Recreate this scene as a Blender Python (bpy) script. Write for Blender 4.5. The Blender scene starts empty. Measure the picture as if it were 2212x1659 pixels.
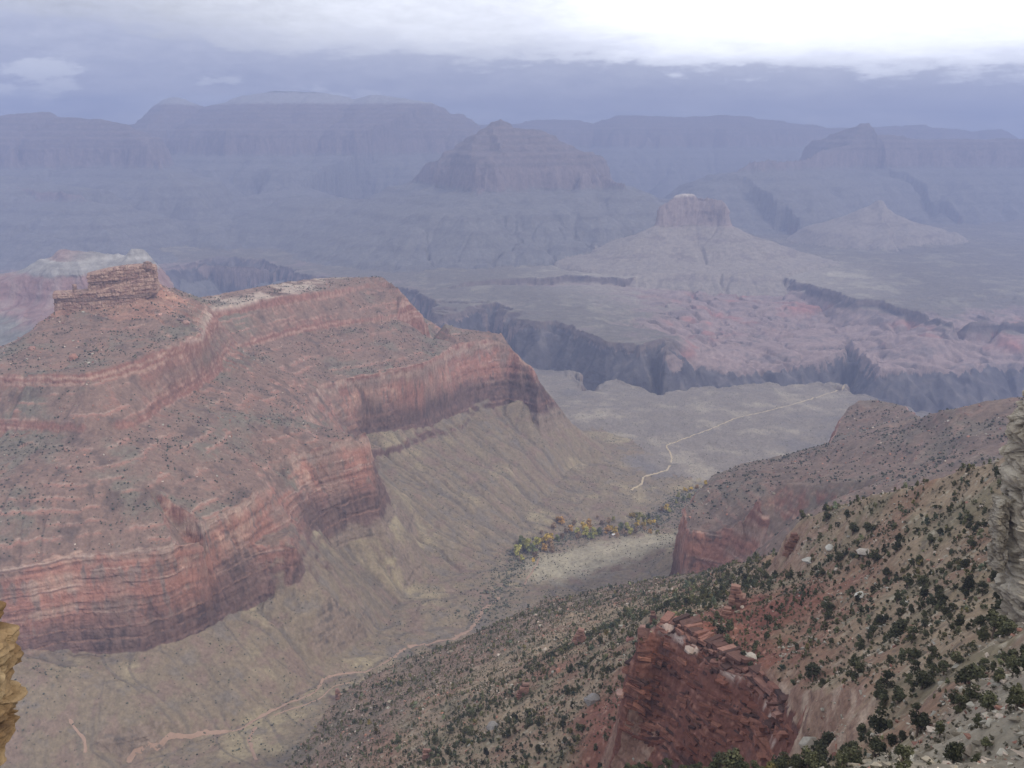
import bpy, bmesh, math, random
import numpy as np
from mathutils import Vector, Matrix
from mathutils.geometry import delaunay_2d_cdt

scene = bpy.context.scene
C = scene.collection
# ------------------------------------------------------------------ camera
PITCH = math.radians(14.95)
FPX, CX, CY = 2037.0, 1106.0, 829.5          # focal length and centre in reference pixels (2212 wide)
cam_data = bpy.data.cameras.new('camera')
cam = bpy.data.objects.new('camera', cam_data)
C.objects.link(cam)
cam.location = (0, 0, 0)
cam.rotation_euler = (math.pi / 2 - PITCH, 0, 0)
cam_data.sensor_width = 36.0
cam_data.lens = 36.0 * FPX / 2212.0
cam_data.clip_start = 0.5
cam_data.clip_end = 80000.0
scene.camera = cam

scene.view_settings.view_transform = 'Standard'
scene.view_settings.look = 'None'
scene.view_settings.gamma = 1.0
scene.view_settings.exposure = 0.42
scene.cycles.use_denoising = True
scene.cycles.volume_bounces = 1
scene.cycles.max_bounces = 4
scene.cycles.diffuse_bounces = 2
scene.cycles.transparent_max_bounces = 8

SUN_EL, SUN_AZ = 42.0, 128.0                  # degrees; azimuth clockwise from the view direction (+Y)
CLOUD_GAIN = 0.95
HAZE_DENSITY = 1.12e-4
HAZE_COLOR = (0.395, 0.465, 0.705)

# ------------------------------------------------------------------ world: overcast sky
class NB:
    """small helper to chain math nodes"""
    def __init__(s, nt): s.nt = nt
    def n(s, t): return s.nt.nodes.new(t)
    def lk(s, a, b): s.nt.links.new(a, b)
    def put(s, v, sock):
        if hasattr(v, 'is_linked') or isinstance(v, bpy.types.NodeSocket): s.lk(v, sock)
        else: sock.default_value = v
    def m(s, op, a, b=0.0, c=0.0, clamp=False):
        nd = s.n('ShaderNodeMath'); nd.operation = op; nd.use_clamp = clamp
        s.put(a, nd.inputs[0]); s.put(b, nd.inputs[1])
        if len(nd.inputs) > 2: s.put(c, nd.inputs[2])
        return nd.outputs[0]
    def ss(s, x, lo, hi):
        nd = s.n('ShaderNodeMapRange'); nd.interpolation_type = 'SMOOTHSTEP'
        s.put(x, nd.inputs[0]); s.put(lo, nd.inputs[1]); s.put(hi, nd.inputs[2])
        nd.inputs[3].default_value = 0.0; nd.inputs[4].default_value = 1.0
        return nd.outputs[0]
    def vec(s, x, y, z):
        nd = s.n('ShaderNodeCombineXYZ')
        s.put(x, nd.inputs[0]); s.put(y, nd.inputs[1]); s.put(z, nd.inputs[2])
        return nd.outputs[0]
    def noise(s, v, scale, detail=4, rough=0.55):
        nd = s.n('ShaderNodeTexNoise'); nd.inputs['Scale'].default_value = scale
        nd.inputs['Detail'].default_value = detail; nd.inputs['Roughness'].default_value = rough
        s.lk(v, nd.inputs['Vector']); return nd.outputs['Fac']
    def mix(s, f, a, b):
        nd = s.n('ShaderNodeMix'); nd.data_type = 'RGBA'
        s.put(f, nd.inputs[0]); s.put(a, nd.inputs[6]); s.put(b, nd.inputs[7])
        return nd.outputs[2]

def rgb(r, g, b):
    """linear rgba from 8-bit display values"""
    f = lambda c: (c / 255 / 12.92) if c / 255 <= 0.04045 else ((c / 255 + 0.055) / 1.055) ** 2.4
    return (f(r), f(g), f(b), 1.0)

def build_world():
    w = bpy.data.worlds.new('World'); scene.world = w; w.use_nodes = True
    nt = w.node_tree; nt.nodes.clear(); b = NB(nt)
    out = b.n('ShaderNodeOutputWorld')
    sky = b.n('ShaderNodeTexSky'); sky.sky_type = 'NISHITA'; sky.sun_disc = False
    sky.sun_elevation = math.radians(SUN_EL); sky.sun_rotation = math.radians(SUN_AZ)
    bg1 = b.n('ShaderNodeBackground'); bg1.inputs[1].default_value = 0.08
    b.lk(sky.outputs[0], bg1.inputs[0])
    tc = b.n('ShaderNodeTexCoord'); sep = b.n('ShaderNodeSeparateXYZ'); b.lk(tc.outputs['Generated'], sep.inputs[0])
    x, y, z = sep.outputs
    az = b.m('MULTIPLY', b.m('ARCTAN2', x, y), 180 / math.pi)
    el = b.m('MULTIPLY', b.m('ARCSINE', z), 180 / math.pi)
    # cloud coordinates in degrees, stretched along the horizon
    p1 = b.vec(b.m('MULTIPLY', az, 0.045), b.m('MULTIPLY', el, 0.26), 3.1)
    p2 = b.vec(b.m('MULTIPLY', az, 0.16), b.m('MULTIPLY', el, 0.60), 7.7)
    p4 = b.vec(b.m('MULTIPLY', az, 0.33), b.m('MULTIPLY', el, 0.95), 2.2)
    n1 = b.m('SUBTRACT', b.noise(p1, 2.2, 5, 0.55), 0.5)
    n2 = b.m('SUBTRACT', b.noise(p2, 1.7, 8, 0.62), 0.5)
    n5 = b.m('SUBTRACT', b.noise(p4, 1.6, 8, 0.66), 0.5)
    # lower edge of the bright gap: higher on the left, lower towards the right
    edge = b.m('ADD', b.m('MULTIPLY', b.ss(az, -27, -8), -1.9), 6.0)
    edge = b.m('ADD', edge, b.m('MULTIPLY', b.ss(az, 3, 14), -0.9))
    edge = b.m('ADD', edge, b.m('MULTIPLY', n1, 2.4))
    edge = b.m('ADD', edge, b.m('ADD', b.m('MULTIPLY', n2, 3.4), b.m('MULTIPLY', n5, 2.0)))
    d = b.m('SUBTRACT', el, edge)
    bright = b.m('MULTIPLY', b.m('ADD', b.ss(d, -0.55, 0.25), b.ss(d, -0.2, 1.8)), 0.5)
    gain = b.m('ADD', 0.62, b.m('MULTIPLY', b.ss(az, -24, -4), 0.42))
    gain = b.m('ADD', gain, b.m('MULTIPLY', b.ss(az, -2, 9), 0.5))
    gain = b.m('ADD', gain, b.m('MULTIPLY', n5, 0.55))
    white = b.n('ShaderNodeVectorMath'); white.operation = 'SCALE'
    white.inputs[0].default_value = (0.95, 0.97, 1.02); b.put(gain, white.inputs['Scale'])
    # the grey deck under it
    dk = b.m('ADD', b.m('MULTIPLY', n1, 0.5), b.m('ADD', b.m('MULTIPLY', n2, 1.0), b.m('MULTIPLY', n5, 0.8)))
    dk = b.m('ADD', dk, b.m('MULTIPLY', b.ss(az, -10, 26), 0.22))
    deck = b.mix(b.m('ADD', 0.40, dk, clamp=True), rgb(150, 156, 182), rgb(212, 215, 228))
    # paler strip just over the horizon, below a ragged deck edge
    p3 = b.vec(b.m('MULTIPLY', az, 0.11), b.m('MULTIPLY', el, 0.5), 1.3)
    n3 = b.m('SUBTRACT', b.noise(p3, 1.9, 7, 0.62), 0.5)
    lowe = b.m('ADD', b.m('ADD', 2.1, b.m('MULTIPLY', b.ss(az, -24, 8), -0.75)), b.m('MULTIPLY', n3, 1.3))
    low = b.m('SUBTRACT', 1.0, b.ss(el, b.m('SUBTRACT', lowe, 0.22), b.m('ADD', lowe, 0.12)))
    strip = b.mix(b.m('ADD', 0.5, b.m('MULTIPLY', n3, 3.0), clamp=True), rgb(148, 160, 190), rgb(208, 214, 230))
    deck = b.mix(low, deck, strip)
    col = b.mix(bright, deck, white.outputs[0])
    # a few small white wisps low on the left
    for (wx, wy, rx, ry, st) in ((-25.2, 2.95, 1.9, .95, .75), (-25.4, 1.75, .95, .55, .8), (-27.1, 2.25, .6, .32, .8), (-11.2, 2.1, 1.6, .4, .6), (-8.4, 2.0, .8, .5, .5), (-16.5, 2.75, 1.6, .35, .55)):
        q = b.m('ADD', b.m('POWER', b.m('DIVIDE', b.m('SUBTRACT', az, wx), rx), 2.0), b.m('POWER', b.m('DIVIDE', b.m('SUBTRACT', el, wy), ry), 2.0))
        q = b.m('ADD', b.m('SUBTRACT', 1.25, q), b.m('MULTIPLY', b.m('ADD', n2, b.m('MULTIPLY', n5, 1.6)), 3.6))
        col = b.mix(b.m('MULTIPLY', b.ss(q, 0.0, 1.1), st), col, rgb(226, 230, 240))
    # high overhead the overcast is an even bright grey
    over = b.ss(el, 9, 28)
    n4 = b.noise(tc.outputs['Generated'], 3.0, 4, 0.5)
    col = b.mix(over, col, b.mix(n4, (0.50, 0.52, 0.58, 1), (0.98, 0.98, 1.0, 1)))
    bg2 = b.n('ShaderNodeBackground'); b.lk(col, bg2.inputs[0]); bg2.inputs[1].default_value = CLOUD_GAIN
    ms = b.n('ShaderNodeMixShader'); ms.inputs[0].default_value = 0.95
    b.lk(bg1.outputs[0], ms.inputs[1]); b.lk(bg2.outputs[0], ms.inputs[2])
    b.lk(ms.outputs[0], out.inputs[0])
build_world()

sun_data = bpy.data.lights.new('sun', 'SUN'); sun_data.energy = 1.5
sun_data.angle = math.radians(10); sun_data.color = (1.0, 0.93, 0.84)
sun = bpy.data.objects.new('sun', sun_data); C.objects.link(sun)
_e, _a = math.radians(SUN_EL), math.radians(SUN_AZ)
sun.rotation_euler = Vector((math.sin(_a) * math.cos(_e), math.cos(_a) * math.cos(_e), math.sin(_e))).to_track_quat('Z', 'Y').to_euler()

def tag(o, label=None, cat=None, group=None, kind=None):
    if label: o['label'] = label
    if cat: o['category'] = cat
    if group: o['group'] = group
    if kind: o['kind'] = kind
    return o

# ------------------------------------------------------------------ noise (numpy)
def _hash(ix, iy, seed):
    h = (ix.astype(np.int64) * 374761393 + iy.astype(np.int64) * 668265263 + seed * 1442695041) & 0xFFFFFFFF
    h = ((h ^ (h >> 13)) * 1274126177) & 0xFFFFFFFF
    h = h ^ (h >> 16)
    return (h & 0xFFFFFF).astype(np.float32) / np.float32(0xFFFFFF)

def vnoise(x, y, seed=0):
    """gradient noise, about -1..1"""
    ix = np.floor(x); iy = np.floor(y)
    fx = (x - ix).astype(np.float32); fy = (y - iy).astype(np.float32)
    ix = ix.astype(np.int64); iy = iy.astype(np.int64)
    u = fx * fx * fx * (fx * (fx * 6 - 15) + 10); v = fy * fy * fy * (fy * (fy * 6 - 15) + 10)
    def g(dx, dy):
        a = _hash(ix + dx, iy + dy, seed) * np.float32(6.2831853)
        return np.cos(a) * (fx - dx) + np.sin(a) * (fy - dy)
    a = g(0, 0); b = g(1, 0); c = g(0, 1); d = g(1, 1)
    return ((a + (b - a) * u) * (1 - v) + (c + (d - c) * u) * v) * np.float32(1.5)

def fbm(x, y, scale, octv=4, seed=0, gain=0.5):
    r = np.zeros(np.shape(x), np.float32); a = 1.0; f = 1.0 / scale
    for i in range(octv):
        r += a * vnoise(x * f, y * f, seed + i * 17); a *= gain; f *= 2.03
    return r

def cellv(x, y, scale, seed=0):
    return _hash(np.floor(x / scale), np.floor(y / scale), seed)

def sst(x, a, b):
    t = np.clip((x - a) / (b - a), 0, 1); return t * t * (3 - 2 * t)

def worley(x, y, seed=0):
    """distance to the nearest and second nearest jittered cell point, and that cell's value"""
    ix = np.floor(x).astype(np.int64); iy = np.floor(y).astype(np.int64)
    f1 = np.full(np.shape(x), 9.0, np.float32); f2 = f1.copy(); v = np.zeros(np.shape(x), np.float32)
    for dx in (-1, 0, 1):
        for dy in (-1, 0, 1):
            a, b = ix + dx, iy + dy
            px = a + _hash(a, b, seed); py = b + _hash(a, b, seed + 5); d = np.hypot(x - px, y - py); h = _hash(a, b, seed + 9)
            n = d < f1; f2 = np.where(n, f1, np.minimum(f2, d)); v = np.where(n, h, v); f1 = np.where(n, d, f1)
    return f1, f2, v
# ------------------------------------------------------------------ survey of the landforms
cP, sP = math.cos(PITCH), math.sin(PITCH)
def ray(px, py):
    u = (px - CX) / FPX; v = (CY - py) / FPX
    return np.array([u, cP + v * sP, -sP + v * cP])
def pt(px, py, D):
    """a surveyed point at drop D metres below the viewpoint"""
    r = ray(px, py); return r * (D / -r[2])
def ptd(px, py, d):
    """a surveyed point at distance d metres ahead"""
    r = ray(px, py); return r * (d / r[1])

LINES = []; PIX = []
def ln(tg, pts, world=False):
    a = np.array([p if world else pt(*p) for p in pts], float)
    if not world: PIX.extend((tg, p[0], p[1], p[2], float(q[1])) for p, q in zip(pts, a))
    LINES.append((tg, a)); return a
def lnd(tg, pts):
    return ln(tg, [ptd(*p) for p in pts], True)
def off(tg, a, dr, D=None, dD=None):
    """the same line pushed dr metres further out, at drop D (or dD lower)"""
    b = a.copy(); h = np.hypot(a[:, 0], a[:, 1])
    b[:, 0] *= (h + dr) / h; b[:, 1] *= (h + dr) / h
    b[:, 2] = -D if D is not None else a[:, 2] - dD
    return ln(tg, b, True)

# --- near hillside (Supai slope under the viewpoint)
H = 'hillside'
ln(H, [(2560,1659,30),(2212,1659,60),(2000,1659,100),(1800,1659,150),(1730,1659,190)])
ln(H, [(1330,1659,318),(1300,1659,330),(1150,1659,345),(1000,1659,375),(800,1659,450),(700,1659,500)])
ln(H, [(2560,1500,50),(2212,1500,90),(2000,1500,130),(1800,1500,185),(1700,1500,222)])
ln(H, [(1200,1500,365),(1000,1500,440),(850,1500,510)])
ln(H, [(2560,1350,80),(2212,1350,120),(2000,1350,165),(1800,1350,215),(1600,1350,255)])
ln(H, [(1300,1350,430),(1180,1340,480),(1080,1345,530)])
ln(H, [(2560,1250,95),(2212,1250,140),(2000,1250,180),(1850,1250,215),(1720,1250,246),(1600,1250,332),(1500,1250,470)])
fh_crest = ln(H, [(2560,900,100),(2400,920,120),(2212,962,140),(2100,1010,160),(1950,1052,185),(1850,1085,205),(1740,1115,238),(1705,1145,250)])
off(H, fh_crest, 70, dD=55); off('spur', fh_crest, 260, dD=210); off('spur', fh_crest, 420, dD=255)
fh_ed2 = ln(H, [(1660,1200,308),(1560,1226,430),(1457,1250,530)])
off(H, fh_ed2, 50, dD=55); off(H, fh_ed2, 140, dD=130)
fh_rim = ln(H, [(1390,1262,550),(1300,1272,560),(1180,1292,570),(1100,1335,565),(1000,1385,560),(860,1430,560),(735,1498,560),(690,1560,560),(600,1659,556)])
fr2 = ln(H, [(-240,620,-556),(-330,500,-556),(-480,420,-556),(-800,380,-556)], True)
off(H, fh_rim, 28, D=690); off('valley', fh_rim, 120, D=765)
ln(H, [(-285,665,-690),(-375,545,-690),(-525,465,-690),(-845,425,-690)], True)
ln('valley', [(-390,770,-765),(-480,650,-755),(-630,570,-750),(-900,560,-740)], True)
ln(H, [(0,30,-40),(40,20,-25),(120,30,-15),(300,60,20),(-60,50,-70),(-200,40,-140),(-500,40,-300)], True)
ln(H, [(0,150,-125),(-80,180,-185),(-180,220,-270),(-300,250,-380),(-500,260,-480)], True)
ln(H, [(0,300,-235),(-80,330,-300),(-160,420,-400),(-250,430,-480)], True)
# --- the crag standing out of the hillside
G = 'crag'
crag_t = ln(G, [(1358,1380,243),(1392,1358,236),(1422,1350,235),(1490,1408,237),(1560,1450,238),(1640,1505,238),(1690,1560,231),(1730,1600,225)])
ln(G, [(1354,1450,262),(1352,1530,280),(1347,1570,290)])
ln(G, [(1440,1640,290),(1520,1655,280),(1600,1659,262),(1720,1640,228)])
ln(G, [(1420,1500,268),(1500,1540,262),(1580,1570,254)])
ln(H, [(1560,1400,240),(1620,1440,234),(1680,1480,226)])
ln(H, [(1500,1340,262),(1450,1325,300),(1400,1330,340),(1340,1395,335),(1310,1500,325),(1325,1600,308),(1370,1659,305)])
ln(H, [(1450,1700,300),(1600,1720,265),(1750,1720,210),(1300,1720,330),(1000,1750,370)])

# --- mesa on the left: cap, ledges, great red cliff
M = 'mesa'
cap_b = ln('cap', [(112,690,358),(125,683,352),(180,660,343),(250,648,335),(300,640,330),(342,622,325)])
cap_k = off('cap', cap_b, 14, dD=-9); off(M, cap_b, 40, dD=4); off(M, cap_b, 75, dD=50); off(M, cap_b, 400, dD=330)
ln(M, [(-350,870,470),(-150,800,430),(0,750,400),(60,722,380),(105,700,362)])
off(M, LINES[-1][1], 60, dD=60); off(M, LINES[-1][1], 300, dD=300)
sad = ln(M, [(350,618,326),(380,628,352),(405,640,372),(430,645,385)])
mt = ln(M, [(460,640,385),(500,632,380),(620,610,388),(700,602,394),(820,598,405)])
off(M, sad, 50, dD=40); off(M, sad, 300, dD=350)
off(M, mt, 50, dD=50); off(M, mt, 300, dD=380); off('tableland', mt, 650, D=930)
lb = ln(M, [(-350,830,420),(0,812,395),(84,808,390),(189,809,388),(293,778,386),(323,765,385),(404,734,385),(441,720,386),(448,690,388),(458,670,390),(573,646,392),(741,623,402),(812,609,412),(850,617,420),(873,633,430)])
off(M, lb, -3.5, dD=15)
la = ln(M, [(-350,930,490),(0,915,462),(100,920,460),(230,930,460),(300,905,464),(400,845,465),(480,790,467),(520,745,468),(600,722,470),(700,700,474),(800,688,478),(860,680,482),(877,664,474)])
off(M, la, -3, dD=12)
ln(M, [(920,690,512),(1000,712,542),(1060,720,556)])
ln(M, [(-350,1100,540),(0,1060,510),(150,1060,510),(300,1040,512),(430,980,515),(530,900,512),(600,850,520),(640,810,530)])
ln(M, [(760,760,520),(860,740,522),(930,730,530)])
# great cliff: rim, intermediate ledge, foot
rim1 = ln(M, [(-350,1250,580),(-150,1240,578),(0,1230,576),(69,1219,576),(139,1202,575),(242,1191,574),(346,1178,573),(433,1157,572),(455,1128,572),(520,1085,570),(572,1042,572),(584,1005,572),(640,985,568),(700,963,564),(760,945,562),(788,932,562)])
foot1 = ln(M, [(-350,1420,690),(-150,1400,682),(0,1398,682),(139,1400,700),(208,1414,711),(312,1410,710),(346,1394,708)])
# red panel in the recess, a bench under it and the dark lower buttress
ln(M, [(455,1215,629),(490,1180,621),(560,1160,640),(640,1140,648)])
ln(M, [(446,1226,632),(480,1193,623),(560,1172,643),(618,1166,641),(645,1182,647)])
ln(M, [(433,1361,714),(500,1330,714),(571,1299,724),(641,1264,702),(660,1230,688)])
ln(M, [(604,1068,606),(690,1050,632),(790,1030,638)])
ln(M, [(655,1150,670),(700,1132,690),(760,1115,704),(820,1104,704)])
corner = ln(M, [(788,932,560),(792,960,578),(800,1010,632),(825,1050,690),(838,1100,722)])
off(M, corner[:3], 70, D=735)
rim2 = ln(M, [(650,905,552),(660,870,556),(672,852,558),(690,835,560),(720,825,560),(790,812,560),(860,800,558),(905,790,557),(940,775,556),(960,760,555),(985,745,556),(1040,735,557),(1085,722,560)])
nose2 = ln(M, [(1085,722,560),(1105,752,585),(1130,775,608),(1150,790,624),(1164,822,667),(1166,850,702)])
off(M, nose2, 120, D=800); off('plateau', nose2, 380, D=905)
ln(M, [(770,945,698),(785,936,698),(846,929,698),(910,915,705),(977,899,722),(1024,868,715),(1100,842,698),(1160,826,665)])
mv = ln(M, [(800,992,733),(859,975,737),(930,950,744),(1001,934,754),(1028,892,741),(1100,872,734),(1164,856,708)])
off(M, mv, 4, dD=-15)
off(M, rim2[-6:], 330, dD=50)
# talus under the cliff
ln(M, [(720,1290,726),(660,1340,740),(560,1390,742),(430,1440,738),(310,1455,722),(230,1450,712)])
ln(M, [(720,1180,738),(760,1180,755),(830,1140,732),(870,1060,765)])
ln(M, [(900,1130,812),(980,1060,808),(1060,1000,803),(1150,950,799),(1238,918,797)])
ln(M, [(900,1170,830),(990,1105,826),(1080,1040,822),(1160,980,818),(1240,938,818)])
ln(M, [(940,1230,850),(860,1300,838),(800,1380,820),(620,1470,781),(430,1530,762),(300,1560,744)])
# --- valley floor
V = 'valley'
ln(V, [(-350,1440,672),(0,1425,684),(60,1440,694),(100,1490,711),(140,1560,735),(180,1610,757),(210,1659,775),(200,1760,785)])
ln(V, [(-350,1560,700),(0,1500,704),(0,1600,738),(80,1659,764),(-350,1659,730)])
ln(V, [(200,1700,785),(280,1645,786),(400,1610,787),(545,1560,790),(640,1500,797),(700,1470,803),(780,1455,812),(900,1395,830),(1010,1365,845),(1050,1300,860),(1085,1260,870),(1090,1200,882),(1130,1170,890),(1250,1145,900),(1400,1112,906),(1480,1060,910)])
ln(V, [(1130,1260,874),(1180,1265,872),(1240,1225,872),(1330,1195,868),(1440,1165,856)])
ln(V, [(1160,1230,868),(1190,1200,872),(1300,1175,872),(1400,1150,868)])
ln(V, [(1200,1060,885),(1120,1120,880),(1250,1000,876),(1350,1060,898),(1310,970,888)])
def lnD(tg, pts):
    """(direction px, metres ahead, drop)"""
    return ln(tg, [((p[0] - CX) / FPX * (p[1] * cP + p[2] * sP), p[1], -p[2]) for p in pts], True)
lnD(V, [(1300,1270,800),(1380,1270,800),(1430,1290,795)]); lnD(V, [(1280,1450,825),(1380,1450,820),(1435,1460,810)]); lnD(V, [(1300,1620,850),(1400,1620,842),(1442,1640,830)])
lnD(V, [(1446,1345,800),(1448,1420,800),(1450,1560,810)])
# --- spur on the right with its red buttresses
S = 'spur'
sp_c = ln(S, [(2560,840,330),(2400,850,350),(2212,861,380),(2091,877,400),(2033,890,420),(1994,904,468)])
off(S, sp_c, 120, dD=80); off('plateau', sp_c, 500, dD=400); off('plateau', sp_c, 900, D=930)
ln(S, [(2400,950,330),(2212,950,370),(2100,950,405),(1985,930,450)])
ln(S, [(2000,1000,440),(1900,1040,440),(1800,1080,445),(1720,1120,470)])
ln(S, [(1850,1000,490),(1700,1050,500),(1600,1090,535),(1665,1130,547)])
ln(S, [(1850,940,540),(1990,915,480)])
ln(S, [(1860,868,562),(1897,865,552),(1959,881,552),(1985,900,520)])
off('plateau', LINES[-1][1], 60, D=690); off('plateau', LINES[-1][1], 350, D=880)
rim3 = ln(S, [(1832,882,572),(1815,900,580),(1803,930,590),(1790,962,590),(1775,975,585),(1700,985,585),(1600,1000,582),(1545,1025,580),(1505,1060,583),(1478,1100,590),(1468,1130,618)])
off(S, rim3[:3], 110, D=700); off(S, rim3[3:8], 28, D=700); off('plateau', rim3[:8], 330, D=860); off('plateau', rim3[3:8], 130, D=780)
ln(S, [(1468,1130,618),(1490,1146,597),(1560,1146,588),(1610,1148,578),(1655,1152,557)])
ln(S, [(1458,1180,655),(1480,1232,660),(1540,1222,642),(1600,1205,622),(1655,1176,571)])
# --- plateau in the middle and the inner gorge
T = 'plateau'
ln(T, [(1250,900,905),(1400,900,925),(1600,900,925),(1700,940,915),(1760,900,928)])
ln(T, [(1500,980,910),(1400,1000,902),(1550,1020,908),(1650,985,905)])
e1 = ln(T, [(600,700,935),(900,760,932),(1120,800,930),(1170,803,932),(1250,806,935),(1258,834,938),(1280,838,938),(1340,815,938),(1400,848,940),(1500,839,940),(1640,830,940),(1700,833,940),(1850,829,940),(1860,850,942),(1905,868,942),(1985,890,945),(2100,920,945),(2250,930,945),(2560,940,945)])
off('gorge', e1, 35, dD=55); off('gorge', e1, 170, D=1130); off('gorge', e1, 330, D=1290)
N = 'tableland'; K = 'gorge'
lnD(T, [(330,5200,945),(430,5250,940),(540,5250,940),(650,5200,940)])
lnD(K, [(400,5330,1010),(480,5330,1005),(620,5330,1010)]); lnD(K, [(410,5650,1250),(500,5650,1250),(620,5600,1240)])
lnD(K, [(420,6100,1330),(500,6100,1330),(620,6000,1320)]); lnD(K, [(420,6600,1330),(500,6700,1330),(610,6600,1320)])
lnD(K, [(860,5050,1000),(900,5050,1000),(925,5000,990)]); lnD(K, [(850,5350,1200),(900,5350,1200),(925,5300,1150)])
e2 = ln(N, [(-350,640,985),(0,610,985),(250,592,985),(400,572,980),(470,558,975),(560,562,975),(625,583,975),(700,600,972),(760,612,970),(850,620,968),(905,628,965),(930,648,962),(936,688,965),(985,676,963),(1060,652,960),(1095,664,960),(1100,690,960),(1150,697,960),(1190,692,958),(1250,712,958),(1330,736,955),(1390,746,955),(1438,728,955),(1446,752,958)])
off(K, e2, -50, dD=62); off(K, e2, -230, dD=230); off(K, e2, -420, D=1310)
e2b = ln(N, [(1500,785,1050),(1560,800,1085),(1640,797,1095),(1700,795,1095),(1770,785,1090),(1815,765,1080),(1830,740,1085),(1850,768,1080),(1900,800,1090),(2000,800,1085),(2212,785,1075),(2560,770,1070)])
off(K, e2b, -40, dD=40); off(K, e2b, -170, dD=120); off(K, e2b, -340, D=1310)
ln(N, [(1420,690,985),(1540,672,1022),(1500,722,1035),(1650,742,1062),(1720,760,1075)])
ln(N, [(1740,650,1020),(1785,690,1058),(1815,725,1082)])
ln(N, [(1690,632,1005),(1620,632,1012),(1850,690,1020),(1900,720,1040),(2000,705,1015),(2100,750,1050),(2212,730,1030),(2560,740,1030)])
e3 = ln(N, [(1130,600,935),(1190,600,932),(1240,594,930),(1350,602,930),(1430,590,930),(1500,590,930),(1600,575,930),(1650,580,930),(1700,600,932),(1760,620,934),(1850,650,935),(1910,650,935),(1950,668,935),(2050,690,938),(2212,700,938),(2560,710,940)])
off(N, e3, -30, dD=46)
ln(N, [(960,660,958),(1150,672,952),(1300,695,953),(1250,645,946),(1100,620,945)])
ln(N, [(700,560,962),(900,592,956),(300,560,978),(0,560,980),(-350,560,980)])
ln(N, [(1900,582,918),(2000,600,920),(2212,620,922),(2560,640,922)])
ln(N, [(-6000,8200,-950),(-3000,8200,-945),(0,8200,-930),(3000,8200,-925),(6000,8200,-930)], True)
ln(N, [(-4000,5200,-960),(-4500,3200,-940),(-3400,2200,-900)], True)
ln('plateau', [(3800,3000,-930),(2600,2000,-760),(3000,2600,-900)], True)
ln('plateau', [(4800,4300,-1000),(5500,6000,-930)], True)
ln(H, [(500,150,60),(900,400,40),(1200,700,-60),(1700,1000,-180)], True)
ln(M, [(-1500,700,-640),(-2200,1300,-560),(-2600,1800,-700)], True)
# --- pale red ridge far left
R = 'ridge'
cr = lnd(R, [(-350,640,3600),(-100,615,3600),(0,597,3600),(60,571,3620),(110,554,3650),(140,540,3650),(180,544,3650),(225,553,3650),(270,557,3650),(288,538,3650),(312,548,3650),(335,578,3620),(400,636,3500)])
off(R, cr, 350, dD=200); off(N, cr, 800, D=940)
rr = lnd(R, [(-350,680,3420),(-100,640,3450),(0,612,3480),(60,594,3500),(120,584,3520),(200,585,3520),(270,588,3520),(320,592,3520)])
rb = lnd(R, [(-350,740,3360),(-100,690,3390),(0,664,3420),(80,660,3440),(160,664,3440),(250,668,3440),(340,640,3440)])
lnd(R, [(-350,830,3000),(-100,780,3020),(0,745,3050),(80,705,3100),(150,705,3100),(300,690,3100),(420,690,3100)])

# ------------------------------------------------------------------ triangulate and rasterise
TAGS = ['hillside', 'crag', 'mesa', 'cap', 'valley', 'spur', 'plateau', 'gorge', 'tableland', 'ridge']
pv, ptag = [], []
for tg, a in LINES:
    k = TAGS.index(tg)
    for i in range(len(a) - 1):
        d = np.linalg.norm(a[i + 1] - a[i]); h = min(np.hypot(*a[i, :2]), np.hypot(*a[i + 1, :2]))
        n = max(1, int(d / max(5.0, 0.014 * h)))
        for j in range(n):
            pv.append(a[i] + (a[i + 1] - a[i]) * j / n); ptag.append(k)
    pv.append(a[-1]); ptag.append(k)
pv = np.array(pv); ptag = np.array(ptag)
_k = np.unique(np.round(pv[:, :2] / 2.0).astype(int), axis=0, return_index=True)[1]
pv, ptag = pv[_k], ptag[_k]
res = delaunay_2d_cdt([Vector(p[:2]) for p in pv], [], [], 0, 1e-4)
ov = np.array([v[:] for v in res[0]]); src = [o[0] if o else -1 for o in res[3]]
TZ = np.array([pv[s, 2] for s in src]); TT = np.array([ptag[s] for s in src])
TRI = np.array([t[:] for t in res[2] if len(t) == 3])

class Level:
    def __init__(s, x0, x1, y0, y1, res):
        s.x0, s.y0, s.res = x0, y0, res
        s.nx = int((x1 - x0) / res) + 1; s.ny = int((y1 - y0) / res) + 1
        s.x1 = x0 + (s.nx - 1) * res; s.y1 = y0 + (s.ny - 1) * res
        s.X, s.Y = np.meshgrid(x0 + np.arange(s.nx) * res, y0 + np.arange(s.ny) * res)
    def sample(s, A, x, y, near=False):
        fx = np.clip((x - s.x0) / s.res, 0, s.nx - 1.001); fy = np.clip((y - s.y0) / s.res, 0, s.ny - 1.001)
        if near: return A[np.rint(fy).astype(int), np.rint(fx).astype(int)]
        ix = fx.astype(np.int32); iy = fy.astype(np.int32); fx = (fx - ix).astype(np.float32); fy = (fy - iy).astype(np.float32)
        return (A[iy, ix] * (1 - fx) + A[iy, ix + 1] * fx) * (1 - fy) + (A[iy + 1, ix] * (1 - fx) + A[iy + 1, ix + 1] * fx) * fy

def blur(A, r, it=2, axes=(0, 1)):
    for _ in range(it):
        for ax in axes:
            n = A.shape[ax]; pad = [(0, 0), (0, 0)]; pad[ax] = (r + 1, r)
            c = np.cumsum(np.pad(A, pad, mode='edge').astype(np.float64), axis=ax)
            A = ((np.take(c, np.arange(2 * r + 1, n + 2 * r + 1), ax) - np.take(c, np.arange(0, n), ax)) / (2 * r + 1)).astype(np.float32)
    return A

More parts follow.
